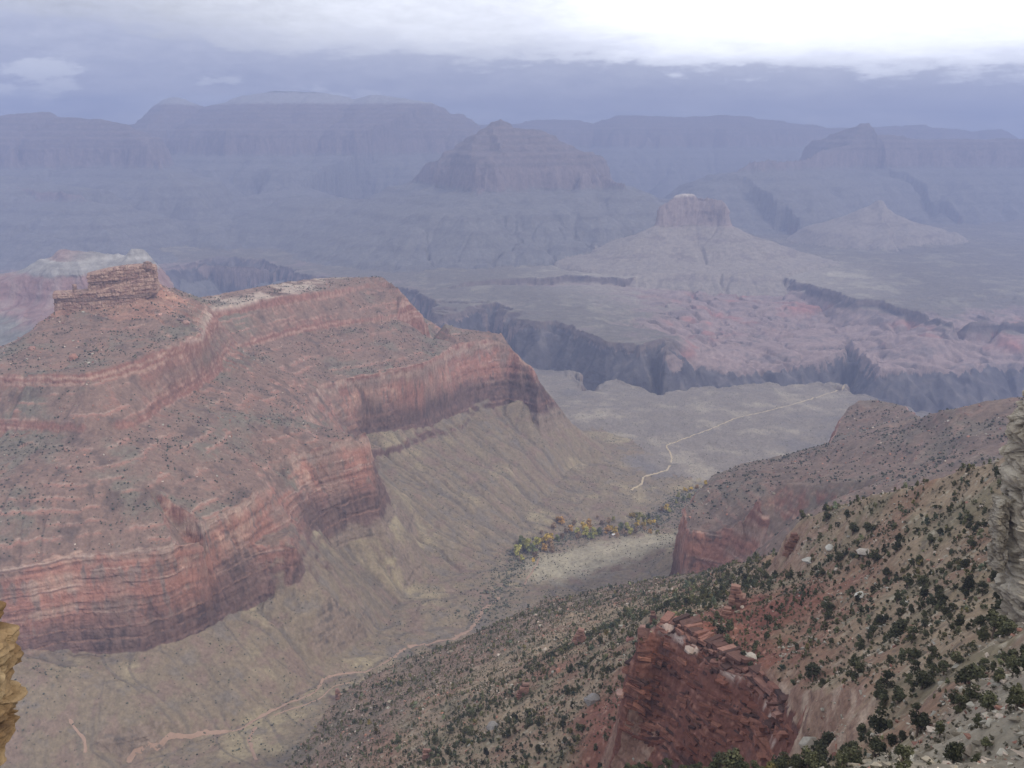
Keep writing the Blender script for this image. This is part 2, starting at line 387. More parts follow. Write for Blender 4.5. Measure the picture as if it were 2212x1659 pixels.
def rasterise(L):
    Z = np.full((L.ny, L.nx), -930.0, np.float32); K = np.full((L.ny, L.nx), 8, np.int8)
    for t in TRI:
        p = ov[t]; z = TZ[t]
        i0 = max(0, int(math.ceil((p[:, 0].min() - L.x0) / L.res))); i1 = min(L.nx - 1, int((p[:, 0].max() - L.x0) / L.res))
        j0 = max(0, int(math.ceil((p[:, 1].min() - L.y0) / L.res))); j1 = min(L.ny - 1, int((p[:, 1].max() - L.y0) / L.res))
        if i1 < i0 or j1 < j0: continue
        x = L.x0 + np.arange(i0, i1 + 1) * L.res; y = (L.y0 + np.arange(j0, j1 + 1) * L.res)[:, None]
        (ax, ay), (bx, by), (cx, cy) = p
        det = (by - cy) * (ax - cx) + (cx - bx) * (ay - cy)
        if abs(det) < 1e-9: continue
        w0 = ((by - cy) * (x - cx) + (cx - bx) * (y - cy)) / det
        w1 = ((cy - ay) * (x - cx) + (ax - cx) * (y - cy)) / det
        w2 = 1 - w0 - w1
        m = (w0 >= -1e-6) & (w1 >= -1e-6) & (w2 >= -1e-6)
        Z[j0:j1 + 1, i0:i1 + 1][m] = (w0 * z[0] + w1 * z[1] + w2 * z[2])[m]
        kk = TT[t][np.argmax(np.stack([w0, w1, w2]), 0)]
        K[j0:j1 + 1, i0:i1 + 1][m] = kk[m]
    return Z, K

def terrace(D, P, seed, X, Y, amt, edge=0.66, wob=5.0, lat=90.0):
    """turn an even slope into ledges about P metres apart"""
    t = (D + wob * fbm(X, Y, lat, 3, seed)) / P
    i = np.floor(t); f = t - i
    lo = 0.30
    g = np.where(f < edge, f / edge * lo, lo + (f - edge) / (1 - edge) * (1 - lo))
    k = 0.45 + 0.9 * cellv(i, i * 0 + seed, 1.0, seed)
    return D + (g - f) * P * amt * k

def droplets(Z, res, n, steps, seed, keep=0.55):
    """how much water passes each cell, from many drops running downhill"""
    rng = np.random.default_rng(seed); ny, nx = Z.shape
    gy, gx = np.gradient(blur(Z, 1, 1), res)
    F = np.zeros(ny * nx, np.float32)
    x = rng.uniform(1, nx - 2, n); y = rng.uniform(1, ny - 2, n); vx = np.zeros(n); vy = np.zeros(n)
    for s in range(steps):
        ix = x.astype(int); iy = y.astype(int)
        dx = -gx[iy, ix]; dy = -gy[iy, ix]; q = np.hypot(dx, dy) + 1e-6
        vx = keep * vx + (1 - keep) * dx / q; vy = keep * vy + (1 - keep) * dy / q
        q = np.hypot(vx, vy) + 1e-6
        x = np.clip(x + vx / q, 1, nx - 2); y = np.clip(y + vy / q, 1, ny - 2)
        np.add.at(F, iy * nx + ix, 1.0)
    return F.reshape(ny, nx)

# far buttes: skeleton lines of crest points, sloping away through the same rock layers
STR_R = np.array([-900, -400, -300, -285, -200, -188, -60, -45, 30, 40, 95, 105, 160, 170, 230, 240, 300, 348, 374, 470, 480, 620, 632, 775, 900, 1500, 9000.])
STR_Z = np.array([-900, -400, -370, -300, -240, -120, -50, -20, 20, 50, 85, 115, 145, 180, 215, 250, 280, 385, 575, 620, 640, 725, 748, 872, 975, 1700, 9000.])
BUTTES = []
CONE_R = np.array([-900, 300, 352, 376, 396, 436, 500, 560, 620, 680, 750, 1500, 9000.])
CONE_Z = np.array([-900, 330, 385, 606, 628, 676, 724, 780, 824, 862, 975, 1800, 9000.])
def butte(tg, shift, slope, runs, wamp=1.0, cone=False):
    BUTTES.append((tg, shift, slope, [np.array([ptd(*p) for p in r]) for r in runs], wamp)); CONE.append(cone)
CONE = []
MTN_R = np.r_[-900., -60., STR_R[STR_R >= 30]]; MTN_Z = np.r_[-900., -60., STR_Z[STR_R >= 30]]
butte('butte', 66, 0.40, [[(1432,440,7030),(1445,433,7050),(1480,419,7120),(1505,424,7120),(1555,429,7080),(1566,440,7040)]], .5, True)
butte('butte', -90, 0.41, [[(1060,300,8900),(1085,264,8900),(1094,255,8900),(1105,268,8900),(1150,282,8900),(1185,290,8850),(1195,305,8800),(1240,352,8600),(1300,378,8400),(1345,392,8200)],
    [(1085,264,8900),(1010,305,9000),(960,345,9200),(880,395,9500),(800,430,9800)], [(1010,340,8800),(1010,395,8000),(1000,430,7700)]])
butte('butte', -20, 0.46, [[(1878,446,8500),(1896,430,8500),(1908,434,8500),(1932,462,8450)]], .8, True)
butte('mountain', -170, 0.42, [[(1545,392,9800),(1565,370,9900),(1610,346,10000),(1640,341,10000),(1690,345,10300),(1722,342,10500),(1790,322,11000),(1832,312,11200),(1842,285,11400),(1852,268,11500),(1872,268,11500),(1885,290,11500),(1960,300,11500),(2100,300,11500),(2300,296,11500),(2600,290,11500)]])
butte('mountain', -210, 0.42, [[(-400,262,10600),(-100,255,10600),(40,246,10700),(80,240,10800),(118,250,10800),(190,257,10600),(245,263,10500),(268,280,10300),(292,300,10100),(330,335,9800),(360,360,9500),(430,420,9000)],
    [(-300,360,9000),(0,380,8800),(150,400,8600),(205,410,8500),(235,450,8300)]])
butte('mountain', -300, 0.36, [[(200,330,13500),(290,268,13500),(330,232,13500),(372,210,13500),(400,216,13500),(440,232,13500),(490,222,13400),(540,205,13300),(600,196,13200),(680,198,13200),(770,214,13200),(820,205,13100),(880,212,13000),(930,222,12900),(958,250,12700),(990,280,12500)]])
butte('canyon_rim', -330, 0.34, [[(-500,300,17500),(0,300,17500),(500,296,17500),(900,290,17300),(1000,276,17000),(1200,258,16500),(1290,266,16400),(1345,248,16300),(1480,254,16300),(1560,246,16400),(1700,262,16500),(1800,276,16800),(1990,270,17000),(2100,284,17300),(2300,276,17500),(2800,284,17500)]])
butte('mountain', -60, 0.36, [[(600,462,8700),(680,470,8400),(760,492,8000),(850,506,7700),(930,520,7400)], [(330,455,9000),(420,470,8500),(470,500,8100)], [(1010,400,8000),(900,425,8300),(780,432,8700),(640,425,9200)], [(500,430,9600),(560,420,9900),(640,400,10300)]], 1.3)
butte('mountain', 10, 0.42, [[(-250,385,8600),(0,402,8400),(120,408,8300),(200,432,8100),(232,470,7800),(262,520,7500)], [(60,500,7600),(140,520,7300),(190,545,7100)]], 1.0)
BTAG = ['butte', 'mountain', 'canyon_rim']

def seg_field(X, Y, run):
    best = np.full(X.shape, 1e9, np.float32); ztop = np.zeros(X.shape, np.float32)
    for i in range(len(run) - 1):
        ax, ay, az = run[i]; bx, by, bz = run[i + 1]
        dx, dy = bx - ax, by - ay; q = dx * dx + dy * dy + 1e-6
        t = np.clip(((X - ax) * dx + (Y - ay) * dy) / q, 0, 1)
        d = np.hypot(X - ax - t * dx, Y - ay - t * dy)
        m = d < best
        best = np.where(m, d, best); ztop = np.where(m, az + t * (bz - az), ztop)
    return best, ztop

def add_buttes(L, Z, K, only=None):
    for bi, (tg, shift, slope, runs, wamp) in enumerate(BUTTES):
        allp = np.concatenate(runs); R = 3200
        if allp[:, 1].min() - R > L.y1 or allp[:, 1].max() + R < L.y0: continue
        wx = wamp * (190 * fbm(L.X, L.Y, 900, 4, 50 + bi, .6)); wy = wamp * (190 * fbm(L.X, L.Y, 900, 4, 90 + bi, .6))
        raw = np.full(Z.shape, 1e9, np.float32); SR, SZ = [(STR_R, STR_Z), (CONE_R, CONE_Z), (MTN_R, MTN_Z)][2 if tg == 'mountain' else int(CONE[bi])]
        for r in runs:
            r = r.copy(); r[:, 2] = -(np.interp(-r[:, 2] - shift, SZ, SR) + shift)   # crest as an even-slope height
            d, zt = seg_field(L.X + wx * .55, L.Y + wy * .55, r)
            # keep the surveyed crest: the wander fades in away from it
            raw = np.minimum(raw, -zt + slope * d * (1 + 0.12 * np.tanh(wx / 150)))
        q = raw - shift
        Dz = (np.interp(q, SR, SZ) + shift * (1 - sst(q, 560, 900))).astype(np.float32)
        h = -Dz
        m = h > Z
        Z[m] = h[m]; K[m] = len(TAGS) + bi
    return Z, K
GRID = (1700, 2300)
# ------------------------------------------------------------------ height rasters, near to far
LV = [Level(-620, 760, 20, 1330, 1.1), Level(-1900, 1900, 800, 3100, 2.4), Level(-5000, 5000, 2700, 7600, 6.5), Level(-13500, 13500, 7000, 19500, 22.0)]
tagid = {t: i for i, t in enumerate(TAGS)}
for li, L in enumerate(LV):
    Z0, K0 = rasterise(L)
    r = L.res
    # ragged outlines: look the survey up at wandering positions
    a = [4.0, 6.0, 46.0, 0][li]; s = [34.0, 95.0, 330.0, 1.0][li]
    if a:
        wx = a * fbm(L.X, L.Y, s, 4, 11, .48); wy = a * fbm(L.X, L.Y, s, 4, 23, .48)
        Z = L.sample(Z0, L.X + wx, L.Y + wy); K = L.sample(K0, L.X + wx, L.Y + wy, True)
        Z = blur(Z, 1, 1)
    else: Z, K = Z0, K0
    if li == 0: Z = Z0 * .0 + blur(Z, 2, 1)
    K = K.astype(np.int16)
    if li >= 2:
        Z += fbm(L.X, L.Y, 700, 5, 77, .5) * (9 if li == 2 else 14)
        if li == 3: Z[:] = -940 + 26 * fbm(L.X, L.Y, 1500, 5, 78)
        Z, K = add_buttes(L, Z, K)
    # ledges
    D = -Z
    isin = lambda *n: np.isin(K, [tagid[t] for t in n])
    if li == 1:
        sup = (isin('mesa', 'spur') & (D > 340) & (D < 575)).astype(np.float32)
        D = np.where(sup > 0, terrace(D, 27.0, 5, L.X, L.Y, 0.16, .7, 9), D)
        D = np.where(sup > 0, terrace(D, 9.0, 6, L.X, L.Y, 0.2, .7, 4), D)
        lo = isin('mesa', 'spur', 'valley') & (D > 575) & (D < 800)
        D = np.where(lo, terrace(D, 17.0, 9, L.X, L.Y, 0.5, .6, 5), D)
    elif li == 0:
        cr = isin('crag'); hs = isin('hillside', 'spur')
        patch = sst(fbm(L.X, L.Y, 120, 3, 31), 0.0, 0.5)
        D = np.where(cr, terrace(terrace(D, 11.0, 4, L.X, L.Y, 0.95, .45, 4, 40), 3.6, 5, L.X, L.Y, .85, .5, 2.0, 14), D)
        D = np.where(hs, terrace(D, 16.0, 7, L.X, L.Y, 0.55 * patch, .62, 8), D)
    elif li == 2:
        D = np.where(isin('tableland', 'plateau'), terrace(D, 14.0, 9, L.X, L.Y, 0.7, .7, 6, 400), D)
        D = np.where(isin('ridge'), terrace(D, 26.0, 9, L.X, L.Y, 0.6, .6, 6, 300), D)
    Z = -D
    if li == 2:
        und = isin('tableland') * sst(-Z, 965, 1000) * (1 - sst(-Z, 1110, 1160)) * (L.Y < 6300)
        rx = fbm(L.X, L.Y, 420, 3, 47, .55); rv = np.maximum(0, 1 - np.abs(vnoise(L.X / 260 + .8 * rx, L.Y / 620 + .8 * rx, 46)) * 2.2) ** 1.5
        Z = Z - und * (20 * rv - 6) + und * 5 * fbm(L.X, L.Y, 120, 3, 48)
        Z = Z + isin('gorge') * 16 * fbm(L.X, L.Y, 90, 3, 49)
    if li == 1: Z = Z + isin('mesa', 'valley', 'plateau') * (-Z > 690) * 3.2 * fbm(L.X, L.Y, 95, 4, 52, .6)
    # gullies from running water
    F = droplets(Z, r, [160000, 220000, 220000, 90000][li], [90, 120, 110, 60][li], li)
    F = np.log1p(blur(F, 1, 1)); F = F / 4.0
    gy, gx = np.gradient(blur(Z, 1, 1), r); sl = np.hypot(gx, gy)
    talus = sst(sl, 0.12, 0.35) * (1 - 0.75 * sst(sl, 0.9, 1.6))
    amp = [1.3, 6.2, 22.0, 26.0][li]
    if li == 0: talus = talus * np.where(K == tagid['crag'], .4, 1)
    Z = Z - amp * np.clip(F, 0, 1.6) * talus + amp * .5 * talus
    Z += fbm(L.X, L.Y, [9, 22, 70, 260][li], 4, 41, .55) * [.8, 1.3, 3.0, 9.0][li]
    if li == 0: Z += np.where(K == tagid['crag'], 1.6 * fbm(L.X, L.Y, 11, 4, 45, .65), 0)
    L.Z, L.K, L.F = Z.astype(np.float32), K, F.astype(np.float32)
    gy, gx = np.gradient(blur(L.Z, 1, 1), r); L.S = np.hypot(gx, gy).astype(np.float32)
    L.gx = (gx / (L.S + 1e-4)).astype(np.float32); L.gy = (gy / (L.S + 1e-4)).astype(np.float32)

def lookup(x, y, name, near=False):
    """sample a raster property anywhere, blending the levels where they overlap"""
    x = np.asarray(x, np.float32); y = np.asarray(y, np.float32)
    out = None
    for li in range(3, -1, -1):
        L = LV[li]; v = L.sample(getattr(L, name), x, y, near)
        if out is None: out = v.astype(np.float32); continue
        b = L.res * 30
        w = sst(L.y1 - b * .2 - y, 0, b) * sst(L.x1 - b * .2 - np.abs(x), 0, b) if li else sst(L.y1 - 8 - y, 0, 60) * sst(np.minimum(L.x1 - x, x - L.x0) - 6, 0, 40)
        w = w * np.where(y >= L.y0, 1, 0)
        out = np.where(w > 0.5, v, out) if near else out * (1 - w) + v * w
    return out
def height(x, y): return lookup(x, y, 'Z')

# ------------------------------------------------------------------ one continuous ground sheet, finer where it faces the viewpoint
NCOL, NROW = GRID
phi = np.radians(np.linspace(-34.5, 34.5, NCOL))
NR = 5200
rr_ = np.geomspace(28, 19300, NR)
W = np.zeros((NCOL, NR), np.float32); HZ = np.zeros((NCOL, NR), np.float32)
for c in range(NCOL):
    x = rr_ * math.sin(phi[c]); y = rr_ * math.cos(phi[c])
    HZ[c] = height(x, y)
d_r = np.gradient(rr_)
for c0 in range(0, NCOL, 200):
    z = HZ[c0:c0 + 200]; dz = np.gradient(z, axis=1)
    depr = np.maximum(-z, 60) * d_r / (rr_ ** 2 + z ** 2)
    W[c0:c0 + 200] = np.hypot(depr, dz / np.hypot(rr_, z)) * np.where(dz > 0, 1.0, .55) + 0.00006
W *= (0.12 + 0.88 * (1 - sst(-HZ / rr_, .84, 1.0))).astype(np.float32)
W *= (.1 + .9 * sst(rr_, 40, 130)).astype(np.float32)
W = blur(W, 4, 2); W = blur(W, 26, 2, (0,))
cum = np.cumsum(W, axis=1); cum = (cum - cum[:, :1]) / (cum[:, -1:] - cum[:, :1])
tgt = np.linspace(0, 1, NROW)
R2 = np.stack([np.interp(tgt, cum[c], rr_) for c in range(NCOL)])
VX = (R2 * np.sin(phi)[:, None]).astype(np.float32); VY = (R2 * np.cos(phi)[:, None]).astype(np.float32)
VZ = np.stack([np.interp(R2[c], rr_, HZ[c]) for c in range(NCOL)]).astype(np.float32)
del W, cum, HZ
VS = lookup(VX, VY, 'S'); VF = lookup(VX, VY, 'F'); VK = lookup(VX, VY, 'K', True).astype(np.int16)
VGX = lookup(VX, VY, 'gx'); VGY = lookup(VX, VY, 'gy')
# cliff faces: beds that stand out or recede, upright joints
dist = np.hypot(VX, VY)
steep = sst(VS, 1.1, 2.0)
sc = np.exp2(np.round(np.log2(np.clip(dist / 1700, .16, 4.5)) * 2) / 2)
bed = vnoise(VZ / (3.4 * sc) + 0.6 * fbm(VX, VY, 60, 2, 8), VX / (70 * sc) + VY / (80 * sc), 61) + .7 * vnoise(VZ / (9.0 * sc), VX / (200 * sc), 62)
lat = VX * VGY - VY * VGX
jn = vnoise(VX / (9 * sc) + 9, VY / (9 * sc), 63) + .6 * vnoise(VX / (3.6 * sc), VY / (3.6 * sc), 64)
wz = VZ + 2.0 * fbm(VX, VY, 45, 3, 66) * sc
bi_ = np.floor(wz / (6.5 * sc)); bi2 = np.floor(wz / (2.7 * sc) + .37)
bstep = 2.0 * (_hash(bi_, bi_ * 0 + 4, 67) - .5) + 1.1 * (_hash(bi2, bi2 * 0 + 8, 68) - .5)
qx = VX + 5 * vnoise(VX / 30, VY / 30, 69) * sc; qy = VY + 5 * vnoise(VX / 30, VY / 30, 70) * sc
blk = 1.5 * (_hash(np.floor(qx / (15 * sc) + .31 * bi_), np.floor(qy / (15 * sc)), 71) - .5) + .9 * (_hash(np.floor(qx / (5.5 * sc)), np.floor(qy / (5.5 * sc) + .5 * bi2), 72) - .5)
push = steep * sc * (1.0 * bed + .5 * jn + 1.05 * bstep + 1.7 * blk)
push = np.where(VK == tagid['crag'], push * .75, push)
VX = VX - VGX * push; VY = VY - VGY * push

def ground(px, py, rmin=60.0, rmax=9000.0):
    """where the line of sight through a surveyed direction meets the ground"""
    q = ray(px, py); r = np.geomspace(rmin, rmax, 6000); t = r / math.hypot(q[0], q[1])
    z = height(t * q[0], t * q[1]); hit = np.nonzero(q[2] * t < z)[0]
    if not len(hit): return None
    k = hit[0]; return np.array([t[k] * q[0], t[k] * q[1], float(z[k])])
# ------------------------------------------------------------------ rock and soil colours by layer
def lin(r, g, b): return np.array(rgb(r, g, b)[:3], np.float32)
def mixc(a, b, f): return a + (b - a) * f[..., None]
def full(c): return np.broadcast_to(c, VX.shape + (3,)).astype(np.float32)
Dv = -VZ
nA = fbm(VX, VY, 140, 4, 101, .55); nB = fbm(VX, VY, 38, 4, 102, .6); nC = fbm(VX, VY, 11, 3, 103, .6); nE = fbm(VX, VY, 420, 3, 104)
nF = fbm(VX, VY, 3.2, 2, 105, .6)
band = vnoise(VZ / 5.5 + .5 * nB, VX / 900 + VY / 700, 110); band2 = vnoise(VZ / 17.0 + .3 * nA, VX / 1500, 111)
streak = vnoise(VX / 8.0, VY / 8.0, 112) + .6 * vnoise(VX / 19.0, VY / 19.0, 113) + .25 * vnoise(VZ / 40, VX / 60, 114)
streakF = vnoise(VX / 45.0, VY / 45.0, 115) + .6 * vnoise(VX / 120.0, VY / 120.0, 116)
cliff = sst(VS + .25 * nC, 1.2, 1.9)
K = VK
def sel(*n): return np.isin(K, [tagid[t] for t in n])

# red-brown slope beds and their ledges
slope = mixc(full(lin(140, 112, 94)), lin(124, 116, 98), sst(nA + .5 * nB, -.1, .7))
slope = mixc(slope, lin(150, 104, 82), sst(nB + .4 * nE, .25, .9) * .7)
slope = mixc(slope, lin(104, 90, 82), sst(-nB + .3 * nC, .2, .9) * .7)
ledge = mixc(full(lin(156, 98, 76)), lin(186, 140, 112), sst(band + .4 * nC, -.1, .7))
ledge = mixc(ledge, lin(104, 70, 62), sst(-band - .3 * streak, .3, .9) * .8)
slope = slope * np.array([1.04, .94, .87], np.float32)
tb = (Dv + 2.2 * nB + .8 * nC) / 12.5; tf = tb - np.floor(tb); gate = sst(vnoise(VX / 150 + np.floor(tb) * 7.3, VY / 150 + np.floor(tb) * 3.1, 118) + .35 * nB, -.05, .3)
thin = np.exp(-((tf - .5) / .13) ** 2) * gate * sst(VS, .25, .45)
slope = mixc(slope, lin(176, 116, 90), thin * .8); slope = mixc(slope, lin(214, 184, 156), np.exp(-((tf - .36) / .06) ** 2) * gate * sst(VS, .2, .4) * .28)
cl_ = cliff * (1 - .75 * np.exp(-((Dv - 434) / 20) ** 2) * sel('mesa'))
slope = mixc(slope, lin(124, 106, 90), (sel('spur') * .55).astype(np.float32))
supai = mixc(slope, ledge, cl_)
# the great red cliff
red = mixc(full(lin(178, 112, 84)), lin(204, 148, 114), sst(streak * .6 + .7 * nA + .4 * blk, .1, 1.1))
red = mixc(red, lin(150, 118, 100), sst(-streak + .9 * band2, .35, 1.1))
red = mixc(red, lin(98, 76, 72), sst(-streak * .8 - .6 * nB - .5 * blk + .3 * sst(Dv, 620, 700), .55, 1.15) * .75)
red = mixc(red, lin(122, 86, 74), sst(-bstep, .25, .9) * .5)
red = mixc(red, lin(178, 150, 124), (1 - sst(Dv + 14 * nB, 566, 596)) * .75)
blot = fbm(VX, VY, 75, 3, 141) + .5 * vnoise(VZ / 22, (VX + VY) / 80, 142)
red = mixc(red, lin(146, 116, 96), sst(blot, .0, .8) * .65); red = mixc(red, lin(206, 160, 128), sst(-blot + .5 * band2, .35, .9) * .5)
tr = (Dv + 1.8 * nB) / 19.0; tr = tr - np.floor(tr)
red = mixc(red, lin(112, 82, 72), np.exp(-((tr - .5) / .07) ** 2) * sst(vnoise(VX / 70, VZ / 19, 143) , -.1, .3) * .7); red = mixc(red, lin(216, 178, 150), np.exp(-((tr - .38) / .05) ** 2) * sst(vnoise(VX / 70, VZ / 19, 144), 0, .4) * .5)
lowred = mixc(full(lin(114, 86, 75)), lin(72, 60, 60), sst(streak, -.2, .7))
lowred = mixc(lowred, lin(170, 120, 92), sst(band + .3 * streak, .2, .8) * .7)
# grey-green shale talus
shale = mixc(full(lin(144, 123, 90)), lin(166, 146, 100), sst(nA + .4 * nE, .1, .8))
shale = mixc(shale, lin(112, 100, 88), sst(VF, .45, 1.05) * .62)
shale = mixc(shale, lin(138, 108, 90), sst(nB - .4 * nA + .4 * nE, .1, .8) * .65)
shale = mixc(shale, lin(132, 120, 108), sst(-nB - nE * .5, .2, .9) * .6)
shalecl = mixc(full(lin(148, 124, 100)), lin(114, 100, 86), sst(streak + band, .1, 1.0))
# plateau and inner gorge
tonto = mixc(full(lin(142, 128, 112)), lin(168, 152, 126), sst(nA + nE * .6, .15, 1.0))
tonto = mixc(tonto, lin(120, 112, 108), sst(-nE - .5 * nA + .2 * nB, .15, .8) * .7)
schist = mixc(full(lin(92, 86, 88)), lin(122, 112, 106), sst(streakF, 0, 1))
schist = mixc(schist, lin(150, 122, 108), sst(streakF + nE * .3, .95, 1.3) * .8)
schist = mixc(schist, lin(64, 60, 66), sst(-streakF, .2, 1.0))
tapeats = mixc(full(lin(140, 118, 104)), lin(104, 90, 88), sst(streakF + band2, -.2, .9))

col = supai.copy()
m = sel('mesa', 'spur', 'cap')
hi = sst(Dv + 10 * nB, 556, 574)
cliffcol = mixc(red, lowred, sst(Dv + 30 * nA + 10 * streak, 620, 680) * .85)
talus = mixc(shale, shalecl, cliff)
lower = mixc(mixc(slope, shale, sst(Dv, 600, 735)), cliffcol, sst(VS + .3 * nB, 1.1, 1.7))
thr_ = 714 + 24 * sst(VY, 1850, 2000) + 14 * np.exp(-((VX + 425) / 55) ** 2)
lower = mixc(lower, talus, sst((Dv + 6 * nB - thr_) / 14, 0, 1))
col = np.where(m[..., None], mixc(supai, lower, hi), col)
capm = sel('cap')
capc = mixc(full(lin(180, 118, 84)), lin(208, 152, 106), sst(band + .5 * nC, 0, .8)); capc = mixc(capc, lin(128, 84, 70), sst(-band + .4 * streak, .25, .9))
col = np.where(capm[..., None], mixc(mixc(slope, capc, .5 + 0 * nA), capc, sst(VS, .4, .9)), col)
# pale capping beds along the upper ledges
pale = np.exp(-((Dv - 389 - 4 * nA) / 5.5) ** 2) * sst(nA + .7 * nB, -.5, .3)
col = np.where((sel('mesa'))[..., None], mixc(col, lin(205, 178, 152), pale * .75 * sst(VY, 1500, 2000)), col)
col = np.where((sel('valley'))[..., None], mixc(talus, lower, (1 - sst(Dv, 690, 740)) * sst(VS, .7, 1.2)), col)
hc_ = np.array([pt(1200,1225,872)[:2], pt(1330,1195,868)[:2], pt(1420,1175,860)[:2]]); hd_, _ = seg_field(VX, VY, np.c_[hc_, np.zeros(3)])
col = mixc(col, lin(186, 172, 134) * (1 + .12 * nB[..., None]), (1 - sst(hd_ + 22 * nB, 40, 95)) * .75 * (Dv > 800))
wash = np.exp(-((Dv - 0) / 1.0) ** 2)
# plateau
gl = mixc(tonto, tapeats, cliff)
gl = mixc(gl, schist, sst(Dv + 14 * nA, 975, 1010) * sst(VS, .3, .7))
gor = mixc(mixc(full(lin(126, 112, 108)), schist, sst(VS, .3, .8)), schist, sst(Dv, 1080, 1180))
col = np.where(sel('plateau')[..., None], mixc(gl, talus, (1 - sst(Dv, 860, 905))), col)
col = np.where(sel('gorge')[..., None], gor, col)
# tableland beyond the river with red shale patches
tl = mixc(full(lin(160, 146, 124)), lin(186, 172, 140), sst(nE + nA, 0, 1))
tl = tl * (.60 + .52 * (1 - sst(np.hypot(VX - 1300, (VY - 6500) * .8), 500, 1500)))[..., None]  # sunlit patch around the pale butte painted into the colour, darker away from it
tl = mixc(tl, mixc(full(lin(168, 136, 124)), lin(142, 120, 112), sst(nA, 0, .8)), sst(Dv + 20 * nA, 962, 990))
redp = np.exp(-((Dv - 1015 - 14 * nA) / 26) ** 2) * sst(fbm(VX, VY, 260, 3, 120) + .2 * nA, .12, .5) * sst(VX, 300, 900)
tl = mixc(tl, lin(196, 110, 84), redp * .75)
tl = mixc(tl, tapeats * .75, sst(VS, .5, 1.0) * (1 - .6 * sst(Dv, 985, 1000))); tl = mixc(tl, schist, sst(Dv + 20 * nE, 1110, 1150) * sst(VS, .25, .6))
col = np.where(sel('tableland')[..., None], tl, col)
rg = mixc(full(lin(168, 156, 138)), lin(190, 176, 154), sst(band2, -.2, .6))
rg = mixc(rg, mixc(full(lin(196, 116, 96)), lin(186, 132, 112), sst(streakF, -.3, .8)), sst(Dv + 12 * nA, 508, 525))
rg = mixc(rg, lin(150, 142, 120), sst(Dv + 12 * nA, 628, 660))
rg = mixc(rg, lin(190, 120, 100), np.exp(-((VX + 1720) / 70) ** 2) * .8 * (Dv < 470))
rg = rg * (1 + .14 * streakF[..., None]); rg = ((rg @ np.array([.3, .59, .11], np.float32))[..., None] * .42 + rg * .52) * .9
col = np.where(sel('ridge')[..., None], rg, col)
# near hillside: tan soil, red soil, pale scree
nG = fbm(VX, VY, 5.0, 3, 106, .6)
soil = mixc(full(lin(162, 134, 94)), lin(136, 120, 82), sst(nB + .4 * nA, 0, .7)); soil = mixc(soil, lin(158, 104, 72), sst(fbm(VX, VY, 60, 3, 133) - .3 * nC, .1, .7) * .6)
soil = mixc(soil, lin(172, 158, 126), sst(nG + .5 * nC + .5 * nF, .45, 1.1) * .7)
soil = mixc(soil, lin(112, 100, 82), sst(-nG - .5 * nF, .3, 1.0) * .6)
gx_ = VX; gy_ = VY
cxy = crag_t[3][:2]
rd = np.hypot((VX - cxy[0] - 10), (VY - cxy[1] - 25) * .8)
redf = np.clip(sst(fbm(VX, VY, 90, 3, 130, .6) + .3 * nC, .35, .9) * sst(Dv, 190, 280) * .6 + (1 - sst(rd + 26 * nB, 34, 88)) * .9, 0, 1)
redsoil = mixc(full(lin(150, 82, 54)), lin(124, 68, 48), sst(nC, -.2, .8)); redsoil = mixc(redsoil, lin(178, 118, 88), sst(nF + .5 * nC, .3, 1))
soil = mixc(soil, redsoil, redf)
mauve = mixc(full(lin(144, 114, 92)), lin(124, 108, 88), sst(nB, -.2, .6))
soil = mixc(soil, mauve, sst(Dv + 25 * nA, 420, 500) * .8)
scree = mixc(full(lin(158, 150, 126)), lin(126, 122, 104), sst(nF + nC, -.3, .8))
soil = mixc(soil, scree, (1 - sst(Dv + 22 * nB, 92, 125)) * .7)
hrock = mixc(full(lin(158, 116, 88)), lin(182, 150, 120), sst(band + .5 * nC, 0, .8)); hrock = mixc(hrock, lin(112, 76, 66), sst(-band + .4 * nF, .2, .9))
col = np.where(sel('hillside')[..., None], mixc(soil, hrock, sst(VS + .3 * nC, 1.35, 2.0) * .8), col)
bedc = vnoise(VZ / 2.6 + .35 * nC, VX / 120 + VY / 90, 140)
cr = mixc(full(lin(132, 74, 52)), lin(164, 106, 78), sst(bedc + .4 * nF, .1, .8)); cr = mixc(cr, lin(104, 72, 66), sst(-bedc + .35 * nC + .4 * streak, .1, .8) * .85)
crs = mixc(redsoil, lin(120, 88, 68), sst(nC, .1, .9))
crcol = mixc(crs, cr, sst(VS, .5, 1.0))
crcol = mixc(crcol, lin(200, 176, 158), np.exp(-((Dv - 236.5) / 2.2) ** 2) * sst(nC + .5 * nF, -.3, .5) * .8)
col = np.where(sel('crag')[..., None], crcol, col)
